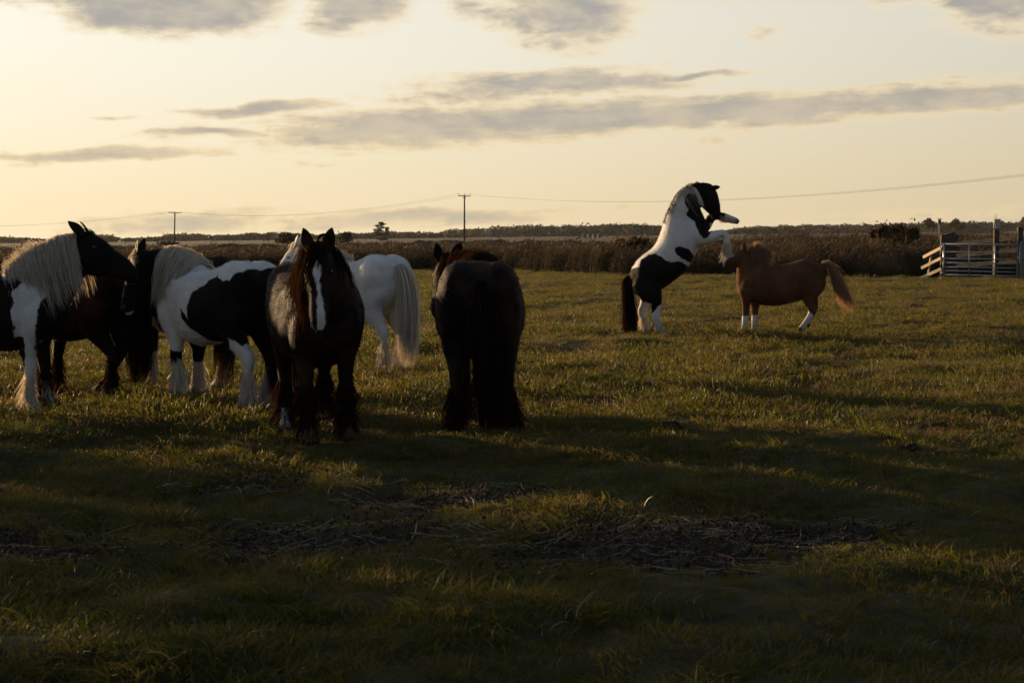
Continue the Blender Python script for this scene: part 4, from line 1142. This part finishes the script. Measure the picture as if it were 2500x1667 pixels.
# ------------------------------------------------------------------ trees, far wood
def leaf_mat(name, c1, c2, tr, f=0.3):
    m, b = new_mat(name)
    g = b.n('ShaderNodeNewGeometry'); tc = b.n('ShaderNodeTexCoord')
    n1 = b.noise(tc.outputs['Object'], 0.9, 4, 0.6)
    r = b.n('ShaderNodeAttribute', attribute_name='rnd').outputs['Fac']
    c = b.mix(b.m('ADD', b.m('MULTIPLY', r, 0.6), b.m('MULTIPLY', n1, 0.4)), c1, c2)
    return finish(m, b, two_sided_leaf(b, c, tr, f, 0.6, 0.2))
L_FAR = leaf_mat('far_leaves', (0.014, 0.017, 0.008), (0.038, 0.036, 0.018), (0.03, 0.03, 0.01))
L_DARK = leaf_mat('dark_leaves', (0.016, 0.020, 0.008), (0.042, 0.042, 0.016), (0.05, 0.045, 0.012))
L_RUST = leaf_mat('autumn_leaves', (0.026, 0.024, 0.010), (0.075, 0.052, 0.020), (0.10, 0.062, 0.018), 0.35)
L_GOLD = leaf_mat('bramble_leaves', (0.026, 0.025, 0.010), (0.095, 0.062, 0.016), (0.12, 0.075, 0.014), 0.35)
BARK = simple_mat('bark', (0.03, 0.024, 0.018), (0.07, 0.055, 0.042), 5, 0.9, 0.15, stretch=(6, 6, 1), bstr=.6, bdist=.03)

def leaf_quads(C, size, rng, asp=0.6):
    n = len(C); a = nrm(rng.normal(size=(n, 3))); r = nrm(rng.normal(size=(n, 3)))
    u = nrm(np.cross(a, r)); s = size * (0.6 + 0.8 * rng.random((n, 1)))
    V = np.stack([C - a * s, C - u * s * asp, C + a * s, C + u * s * asp], 1).reshape(-1, 3)
    F = (np.arange(n) * 4)[:, None] + np.arange(4)[None]
    return V, F, np.repeat(rng.random(n), 4)

def crown_points(n, lobes, rng, shell=0.5, loose=0.12):
    """points through a set of lobes (centre, radii), denser towards each lobe's skin"""
    k = rng.integers(0, len(lobes), n); L = np.array(lobes)[k]
    d = nrm(rng.normal(size=(n, 3))); q = (shell + (1 - shell) * rng.random((n, 1))) ** 0.7
    return L[:, :3] + (d * q + rng.normal(0, loose, (n, 3))) * L[:, 3:6]

def make_tree(name, label, cat, base, lobes, n, leaf, lmat, trunk, seed, group=None, shell=.45, limbs=6, trad=.12):
    r = np.random.default_rng(seed)
    root = empty(name, base); tag(root, label, cat, group)
    P = crown_points(n, lobes, r, shell, .33 if cat == 'shrub' else .12); V, F, q = leaf_quads(P, leaf, r)
    o = np_mesh('crown', V, F, lmat, root); attr(o, 'rnd', q)
    mb = MB(); top = Vector(trunk[-1])
    rad = [trad * (1 - .75 * i / (len(trunk) - 1)) for i in range(len(trunk))]
    mb.tube(trunk, rad, 7)
    for i in range(limbs):
        l = lobes[i % len(lobes)]; s = Vector(trunk[1 + i % (len(trunk) - 1)])
        e = Vector(l[:3]) + Vector(r.normal(0, .25, 3)) * l[3]
        mb.tube([s, s.lerp(e, .5) + Vector((0, 0, .08 * (e - s).length)), e], [trad * .4, trad * .25, trad * .08], 5)
    mb.build('trunk', BARK, root)
    return root

# the far wood, one dark mass along the horizon
def far_wood():
    r = np.random.default_rng(77)
    sk = [(-200, 580), (0, 577), (60, 582), (120, 586), (200, 577), (250, 574), (300, 583), (360, 583), (420, 572), (500, 572), (560, 576), (610, 571), (660, 570), (720, 572), (800, 575),
          (860, 568), (900, 570), (940, 566), (1000, 568), (1060, 571), (1100, 562), (1150, 558), (1200, 556), (1260, 553), (1320, 552), (1400, 549), (1460, 551), (1500, 548), (1560, 547), (1605, 552),
          (1640, 560), (1700, 562), (1745, 570), (1800, 558), (1850, 553), (1920, 551), (2000, 549), (2060, 550), (2120, 549), (2200, 546), (2260, 545), (2340, 543), (2420, 543), (2500, 541), (2700, 540)]
    sx = [a for a, _ in sk]; sy = [b for _, b in sk]
    VV = []; FF = []; QQ = []; n0 = 0
    for i in range(760):
        px = r.uniform(-200, 2700); Y = r.uniform(880, 1080)
        c = at_depth(px, 575, Y); top = at_depth(px, np.interp(px, sx, sy) + r.normal(0, 1.6), Y).z
        h = max(top, 2.2); w = h * r.uniform(.6, 1.1) + 1.5
        lob = [(c.x + r.normal(0, w * .35), Y + r.normal(0, w * .3), h * r.uniform(.45, .78), w * r.uniform(.45, .75), w * .6, h * r.uniform(.22, .36)) for _ in range(5)]
        lob += [(c.x + q * w, Y, h * .24, w * .8, w * .5, h * .3) for q in (-.6, 0, .6)]
        P = crown_points(170, lob, r, .2)
        V, F, q = leaf_quads(P, .72, r, .8)
        VV.append(V); FF.append(F + n0); QQ.append(q * .5 + .5 * r.random()); n0 += len(V)
    o = np_mesh('far_wood', np.concatenate(VV), np.concatenate(FF), L_FAR); attr(o, 'rnd', np.concatenate(QQ))
    tag(o, 'long dark belt of distant woodland along the horizon', 'woodland', kind='stuff')
far_wood()

def px_tree(name, label, cat, px, py_top, py_base, Y, wpx, n, leaf, lmat, seed, kind='round', group=None, shell=.4, zb=0.0, trad=None):
    k = F_PX / Y
    b = at_depth(px, py_base, Y); top = at_depth(px, py_top, Y).z; h = top - zb; w = wpx / k
    base = Vector((b.x, Y, zb)); r = np.random.default_rng(seed)
    if kind == 'round':
        lob = [(r.normal(0, w * .22), r.normal(0, w * .2), h * r.uniform(.42, .80), w * r.uniform(.2, .32), w * .28, h * r.uniform(.14, .2)) for _ in range(9)] + [(0, 0, h * .82, w * .2, w * .2, h * .17)]
    elif kind == 'poplar':
        lob = [(r.normal(0, w * .08), r.normal(0, w * .08), h * q, w * .42 * math.sin(math.pi * (q * .75 + .15)), w * .35, h * .14) for q in np.linspace(.2, .88, 8)]
    elif kind == 'pine':
        lob = [(w * dx, r.normal(0, w * .15), h * z, w * a, w * a, h * c) for dx, z, a, c in
               [(-.02, .93, .14, .05), (.08, .86, .18, .045), (-.14, .80, .22, .045), (.02, .70, .26, .05), (-.2, .60, .25, .045), (-.08, .52, .3, .045), (-.27, .44, .2, .04), (.05, .40, .2, .05), (.30, .66, .12, .05),
                (.32, .56, .10, .05), (.18, .30, .2, .08), (-.22, .33, .18, .035), (.3, .42, .12, .05), (-.05, .16, .3, .06), (.1, .12, .3, .06)]]
    else:   # shrub: loose, with sprigs on top
        lob = [(r.uniform(-.42, .42) * w, r.normal(0, w * .2), h * r.uniform(.2, .72), w * r.uniform(.18, .30), w * .25, h * r.uniform(.18, .30)) for _ in range(14)] + \
              [(r.uniform(-.4, .4) * w, r.normal(0, w * .1), h * r.uniform(.70, .86), w * .09, w * .08, h * .09) for _ in range(7)]
    tr = [(0, 0, -.1), (w * .02, 0, h * .3), (-w * .02, 0, h * .6), (0, 0, h * .88)]
    return make_tree(name, label, cat, base, lob, n, leaf, lmat, tr, seed, group, shell, 8, trad or max(.05, h * .022))

px_tree('pine_tree', 'lone open-crowned pine standing above the far fields', 'tree', 931, 541, 590, 420, 46, 2300, .20, L_DARK, 31, 'pine')
px_tree('poplar_tree', 'slim pointed poplar in front of the far wood left of the dark bush', 'tree', 654, 568, 594, 600, 11, 700, .30, L_FAR, 32, 'poplar')
px_tree('bush', 'dark rounded bush behind the blazed black horse, left of its ears', 'bush', 697, 566, 596, 210, 58, 1600, .16, L_DARK, 33)
px_tree('bush', 'dark bush showing to the right of the blazed horse\'s ears', 'bush', 842, 562, 596, 210, 34, 900, .16, L_DARK, 34, 'shrub')
px_tree('bush', 'low dark bush beside the left utility pole', 'bush', 408, 588, 600, 200, 50, 900, .14, L_DARK, 35)
px_tree('round_tree', 'domed tree rising over the far wood left of the nest-box pole', 'tree', 2268, 532, 572, 520, 30, 1200, .35, L_DARK, 36)
px_tree('round_tree', 'broad domed tree over the far wood above the gate hinge', 'tree', 2334, 533, 572, 520, 40, 1500, .35, L_DARK, 37)
px_tree('round_tree', 'dark tree at the right edge above the cattle pen rails', 'tree', 2505, 528, 572, 480, 60, 1600, .32, L_DARK, 38)
px_tree('shrub', 'olive shrub with loose sprigs rising from the reeds, left of a matching shrub', 'shrub', 2155, 536, 606, 62, 80, 5200, .062, L_RUST, 39, 'shrub', zb=-.2)
px_tree('shrub', 'leafy orange-tinged shrub in the reeds beside the nest-box pole', 'shrub', 2208, 538, 606, 63, 72, 4800, .062, L_RUST, 40, 'shrub', zb=-.2)
px_tree('bramble', 'yellowing bramble bush in the reeds left of the rearing horse', 'shrub', 1542, 571, 622, 58, 92, 4200, .055, L_GOLD, 41, 'shrub', zb=-.2)
# dead umbel stalks standing over the bramble
for i, (px, py) in enumerate([(1512, 556), (1530, 552), (1549, 553), (1568, 557), (1583, 555)]):
    p = at_depth(px, py, 57.0); q = at_depth(px - 3, 600, 57.0); r = np.random.default_rng(i)
    mb = MB(); mb.tube([q, q.lerp(p, .5) + Vector((.02, 0, 0)), p], [.012, .009, .006], 5)
    for k in range(9):
        a = k * 2.4; e = p + Vector((math.cos(a) * .13, math.sin(a) * .13, .05 + .03 * r.random()))
        mb.tube([p - Vector((0, 0, .06)), e], .005, 4); mb.tube([e - Vector((.03, 0, 0)), e + Vector((.03, 0, .01))], .012, 4)
    tag(mb.build('umbel_stalk', BARK), ('leftmost', 'second from left', 'middle', 'second from right', 'rightmost')[i] + ' of five dead umbel stalks over the yellowing bramble', 'plant', 'dead umbel stalks over the bramble')

# ------------------------------------------------------------------ utility poles and wires
POLE = simple_mat('pole_wood', (0.030, 0.022, 0.016), (0.065, 0.048, 0.034), 4, 0.9, 0.15, stretch=(8, 8, .6))
CER = simple_mat('insulator', (0.05, 0.03, 0.022), (0.09, 0.06, 0.045), 8, 0.3, 0.5)
WIRE = simple_mat('wire', (0.05, 0.048, 0.045), (0.08, 0.075, 0.07), 5, 0.5, 0.4, .5)
def utility_pole(px, py_top, Y, arm, lean, label, box, flip=1):
    top = at_depth(px, py_top, Y); base = Vector((top.x - lean, Y, -.3))
    root = empty('utility_pole', (base.x, Y, 0)); tag(root, label, 'utility pole', 'utility poles across the fields')
    L = lambda v: Vector(v) - Vector((base.x, Y, 0))
    mb = MB(); mb.tube([L(base), L(base.lerp(top, .5)), L(top)], [.17, .145, .12], 10); mb.build('pole', POLE, root, True)
    mb = MB(); t = L(top) - Vector((0, 0, .12)); d = Vector((1, .35, -.045)).normalized()
    mb.bar(t - d * arm, t + d * arm, .13, .11); ca = mb.build('crossarm', POLE, root)
    mb = MB()
    for sg in (-1, 1): mb.bar(t + d * sg * arm * .33 + Vector((0, -.07, -.07)), t + Vector((0, -.13, -.62)), .05, .02)
    mb.build('brace', POLE, root)
    ends = []
    for q in (-1, 0.06, 1):
        p = t + d * arm * .97 * q
        hh = .34 if box else .16
        mb = MB(); mb.tube([p + Vector((0, 0, .06)), p + Vector((0, 0, hh - .1)), p + Vector((0, 0, hh - .06)), p + Vector((0, 0, hh)), p + Vector((0, 0, hh + .06))], [.018, .018, .075, .085, .05], 8)
        mb.build('insulator', CER, root, True); ends.append(p + Vector((base.x, Y, hh + .02)))
    if box:
        mb = MB(); p = L(base.lerp(top, .48)); mb.bar(p + Vector((.12, 0, -.15)), p + Vector((.12, 0, .15)), .10, .12, (0, 1, 0))
        mb.bar(p + Vector((.12, 0, .0)), p + Vector((.30, 0, .02)), .04, .04); mb.build('step_bracket', POLE, root)
    return ends
EA = utility_pole(427, 518, 300, 1.35, .35, 'distant utility pole with crossarm, left of the blazed black horse', False)
EB = utility_pole(1134, 477, 245, 1.08, .15, 'utility pole with crossarm and insulators above the black rump', True)
def wires(a, c, sag, label, rad):
    root = empty('power_line', a[1]); tag(root, label, 'power line', 'power line spans')
    for p, q in zip(a, c):
        pts = [p.lerp(q, t) - Vector((0, 0, sag * 4 * t * (1 - t))) - Vector(a[1]) for t in np.linspace(0, 1, 33)]
        mb = MB(); mb.tube(pts, rad, 5); mb.build('wire', WIRE, root)
wires(EA, EB, 2.0, 'power line span sagging between the two utility poles', .009)
off = [at_depth(3100 + i * 14, 345 + i * 1.2, 120) for i in range(3)]
wires(EB, off, 2.9, 'power line span running from the nearer pole over the rearing horse to the right', .011)
off = [at_depth(-420 + i * 10, 545 - i * 3, 380) for i in range(3)]
wires(off, EA, 2.2, 'faint power line span left of the distant pole', .009)

# ------------------------------------------------------------------ gate, pen and boards
GALV = simple_mat('galvanised_steel', (0.26, 0.27, 0.28), (0.40, 0.41, 0.42), 9, 0.42, 0.5, 0.75, bstr=.1, bdist=.002)
OLDW = simple_mat('weathered_wood', (0.035, 0.030, 0.026), (0.085, 0.072, 0.060), 4, 0.9, 0.15, stretch=(1, 1, 6), bstr=.5, bdist=.01)
NEWW = simple_mat('pale_timber', (0.42, 0.32, 0.20), (0.58, 0.46, 0.31), 5, 0.8, 0.2, stretch=(1.2, 6, 6), bstr=.3, bdist=.004)
GY_ = 46.5
def gate():
    root0 = at_depth(2304, 688, GY_); root = empty('field_gate', (root0.x, GY_, gz(root0.x, GY_)))
    tag(root, 'galvanised seven-bar field gate at the right edge', 'gate')
    o = Vector(root.location); Y1 = GY_ - .55
    p = lambda px, py, Yq: at_depth(px, py, Yq) - o
    yl = [596, 614.5, 631, 641, 651.5, 660.5, 670.5]; yr = [598, 617, 633.5, 644.5, 655, 665, 675]
    for i, (a, c) in enumerate(zip(yl, yr)):
        mb = MB(); mb.tube([p(2304, a, GY_), p(2491, c, Y1)], .028 if i in (0, 6) else .019, 8); mb.build('rail', GALV, root, True)
    for px, f, r_ in ((2304, 0, .034), (2366, .33, .022), (2429, .67, .022), (2490, 1, .028)):
        Yq = GY_ + (Y1 - GY_) * f - .035 * (0 < f < 1)
        mb = MB(); mb.tube([p(px, np.interp(f, [0, 1], [594, 596]), Yq), p(px, np.interp(f, [0, 1], [674, 679]), Yq)], r_, 8); mb.build('upright', GALV, root, True)
    for py in (603, 665):
        mb = MB(); mb.bar(p(2298, py, GY_), p(2305, py, GY_), .05, .05); mb.build('hinge', GALV, root)
    mb = MB(); mb.bar(p(2485, 626, Y1 - .05), p(2487, 631, Y1 - .05), .05, .03); mb.build('latch', GALV, root)
gate()
def post(px, py0, py1, Y, w, mat, label, name='gate_post', t=None, cat='post', cap=0):
    a = at_depth(px, py0, Y); g = gz(a.x, Y)
    root = Vector((a.x, Y, g)); mb = MB(); h = a.z - g
    s = w / 2; t2 = (t or w) / 2
    V = [(-s, -t2, -.3), (s, -t2, -.3), (s, t2, -.3), (-s, t2, -.3), (-s, -t2, h - cap), (s, -t2, h - cap * .2), (s, t2, h - cap * .2), (-s, t2, h - cap),
         (-s * .8, -t2 * .8, h + .02 - cap), (s * .8, -t2 * .8, h + .02), (s * .8, t2 * .8, h + .02), (-s * .8, t2 * .8, h + .02 - cap)]
    Fq = [(3, 2, 1, 0), (0, 1, 5, 4), (1, 2, 6, 5), (2, 3, 7, 6), (3, 0, 4, 7), (4, 5, 9, 8), (5, 6, 10, 9), (6, 7, 11, 10), (7, 4, 8, 11), (8, 9, 10, 11)]
    o = mesh_ob(name, V, Fq, mat); o.location = root
    return tag(o, label, cat)
post(2303, 574, 688, GY_ + .25, .17, OLDW, 'dark timber hinge post at the left end of the metal gate')
post(2318, 568, 600, GY_ + .9, .34, OLDW, 'wide dark sleeper post behind the left end of the metal gate', t=.2, cap=.06)
post(2498, 591, 690, GY_ - .62, .12, simple_mat('dull_steel', (.10, .105, .11), (.15, .155, .16), 6, .6, .3, .3), 'square galvanised gate post at the right edge')
def pen():
    a = at_depth(2330, 690, GY_ + 2.0); root = empty('cattle_pen_fence', (a.x, GY_ + 2, gz(a.x, GY_ + 2)))
    tag(root, 'weathered timber rail fence of the cattle pen behind the gate', 'fence')
    o = Vector(root.location)
    for px, top, Yq in ((2333, 570, GY_ + 2.0), (2432, 560, GY_ - .2 + .4), (2490, 555, GY_ - .35)):
        q = at_depth(px, top, Yq) - o; mb = MB(); mb.bar(Vector((q.x, q.y, -.3)), q, .15, .15, (0, 1, 0), .006); mb.build('post', OLDW, root)
    for (x0, y0, x1, y1, w) in ((2300, 571, 2520, 556, .13), (2318, 598, 2520, 575, .15), (2318, 626, 2520, 606, .14), (2318, 650, 2520, 636, .13)):
        mb = MB(); mb.bar(at_depth(x0, y0, GY_ + 2.1) - o, at_depth(x1, y1, GY_ - .55 + .25) - o, w, .05, (0, 0, 1), .006); mb.build('rail', OLDW, root)
pen()
def wing():
    a = at_depth(2272, 690, GY_ + .2); root = empty('board_fence', (a.x, GY_ + .2, gz(a.x, GY_ + .2)))
    tag(root, 'short sunlit fence wing of pale sloping boards beside the gate', 'fence')
    o = Vector(root.location); Yl, Yr = GY_ + .75, GY_ + .02
    for (x0, y0, x1, y1) in ((2254, 628, 2297, 605.5), (2249.5, 654.5, 2297, 630.5), (2246, 680, 2298, 656.5), (2280, 687, 2298, 679.5)):
        mb = MB(); mb.bar(at_depth(x0, y0, Yl) - o, at_depth(x1, y1, Yr) - o, .095, .03, (0, 0, 1), .003); mb.build('board', NEWW, root)
    mb = MB(); mb.bar(at_depth(2270, 626, GY_ + .48) - o + Vector((.05, .05, 0)), at_depth(2261, 689, GY_ + .55) - o + Vector((.05, .05, 0)), .06, .05, (0, 1, 0)); mb.build('post', NEWW, root)
wing()
post(2137, 671, 690, 47.2, .14, OLDW, 'short leaning grey stump at the foot of the reeds', 'fence_stump').rotation_euler = (0, .22, 0)
def nest_box():
    t = at_depth(2294, 535, 70); root = empty('nest_box_pole', (t.x, 70, -.3)); tag(root, 'thin pale pole carrying a small wooden nest box beyond the gate', 'pole')
    o = Vector(root.location); b0 = at_depth(2292.5, 600, 70) - o; t = t - o
    mb = MB(); mb.tube([Vector((b0.x, 0, 0)), t - Vector((.02, 0, .25))], .022, 7); mb.build('pole', NEWW, root)
    mb = MB(); mb.bar(t - Vector((0, 0, .26)), t - Vector((0, 0, .02)), .12, .12, (0, 1, 0)); mb.build('box', OLDW, root)
    mb = MB(); mb.bar(t - Vector((.09, 0, 0)), t + Vector((.09, 0, .02)), .03, .17); mb.build('roof', OLDW, root)
nest_box()
def forked():
    t = at_depth(2428, 548, 58); root = empty('forked_pole', (t.x, 58, -.2)); tag(root, 'thin weathered pole with a forked top behind the pen rail', 'pole')
    o = Vector(root.location); b0 = at_depth(2425, 600, 58) - o; t = t - o
    mb = MB(); mb.tube([Vector((b0.x, 0, 0)), t], [.028, .02], 6); mb.build('pole', BARK, root)
    for px, py in ((2429.5, 522), (2434, 524)):
        mb = MB(); mb.tube([t - Vector((0, 0, .03)), at_depth(px, py, 58) - o], [.012, .006], 5); mb.build('prong', BARK, root)
forked()
def shed():
    c = at_depth(2434, 545, 620); mb = MB(); root = empty('grey_shed', (c.x, 620, 0)); tag(root, 'small grey flat-roofed building among the far trees', 'building')
    k = 620 / F_PX; h = at_depth(2434, 535, 620).z; w = 13 * k
    mb.bar(Vector((0, 0, 0)), Vector((0, 0, h - .4)), w, w, (0, 1, 0)); mb.build('wall', simple_mat('grey_cladding', (.12, .13, .15), (.17, .18, .20), 1, .7), root)
    mb = MB(); mb.bar(Vector((-w * .56, 0, h - .2)), Vector((w * .56, 0, h - .2)), .4, w * 1.12); mb.build('roof', simple_mat('grey_roof', (.16, .17, .19), (.20, .21, .23), 1, .6), root)
shed()
SILO = simple_mat('silo_steel', (0.05, 0.056, 0.056), (0.08, 0.088, 0.088), .6, 0.7, 0.2, 0.0)
for i, lb in enumerate(('leftmost of four small steel grain silos on the horizon', 'second from left of four small steel grain silos on the horizon',
                        'third from left of four small steel grain silos on the horizon', 'rightmost of four small steel grain silos on the horizon')):
    k = 560 / F_PX; px = 1427 + i * 12.2; c = at_depth(px, 583, 560 + i * 4); e = at_depth(px, 573.5, 560 + i * 4).z; r_ = 5.7 * k; pk = at_depth(px, 569, 560 + i * 4).z
    root = empty('grain_silo', (c.x, c.y, 0)); tag(root, lb, 'silo', 'grain silos on the horizon')
    mb = MB(); mb.tube([(0, 0, -.2), (0, 0, e)], r_, 16); mb.build('drum', SILO, root, False)
    mb = MB(); mb.tube([(0, 0, e - .01), (0, 0, e + .05), (0, 0, pk)], [r_ * 1.05, r_ * 1.05, .15], 16); mb.build('roof', SILO, root, False)

# dung piles and mole-dark clods in the turf
DUNG = simple_mat('dung', (0.012, 0.009, 0.006), (0.035, 0.024, 0.015), 12, 0.9, 0.15, bstr=.8, bdist=.02)
def dung(px, py, rad, label, seed):
    g = on_ground(px, py); r = np.random.default_rng(seed); z = gz(g.x, g.y); root = empty('dung_pile', (g.x, g.y, z)); tag(root, label, 'dung', 'dung piles in the pasture')
    V = []; F = []; n = 0
    for i in range(12):
        a = r.random() * 6.28; q = math.sqrt(r.random()) * rad; s = rad * r.uniform(.28, .45)
        v, f = blob((math.cos(a) * q, math.sin(a) * q, s * .5 + (rad - q) * .35), (s, s * r.uniform(.8, 1.1), s * .8), 9); V.append(v + r.normal(0, s * .05, v.shape)); F += [tuple(j + n for j in t) for t in f]; n += len(v)
    mesh_ob('heap', np.concatenate(V), F, DUNG, root, True)
dung(1640, 1046, .09, 'dark dung pile in the lit grass right of the black horse seen from behind', 1)
dung(1797, 889, .09, 'small dark dung pile below the chestnut pony', 2)
dung(2222, 1088, .07, 'dark dung pile in the grass at the far right', 3)
dung(430, 1390, .05, 'dark dung pile on the bare earth at lower left', 4)
dung(2240, 755, .16, 'dark weedy clump in the grass below the board fence', 5)

# ------------------------------------------------------------------ evening haze
def haze():
    m = bpy.data.materials.new('haze'); m.use_nodes = True; t = m.node_tree; t.nodes.clear()
    v = t.nodes.new('ShaderNodeVolumePrincipled'); v.inputs['Color'].default_value = (0.80, 0.82, 0.86, 1); v.inputs['Density'].default_value = 0.00005; v.inputs['Anisotropy'].default_value = 0.2
    o = t.nodes.new('ShaderNodeOutputMaterial'); t.links.new(v.outputs[0], o.inputs['Volume'])
    x, y0, y1, z0, z1 = 1500, -500, 5900, -1.9, 13.0
    V = [(-x, y0, z0), (x, y0, z0), (x, y1, z0), (-x, y1, z0), (-x, y0, z1), (x, y0, z1), (x, y1, z1), (-x, y1, z1)]
    tag(mesh_ob('haze', V, [(3, 2, 1, 0), (4, 5, 6, 7), (0, 1, 5, 4), (1, 2, 6, 5), (2, 3, 7, 6), (3, 0, 4, 7)], m), 'thin evening haze over the fields', 'haze', kind='stuff')
haze()
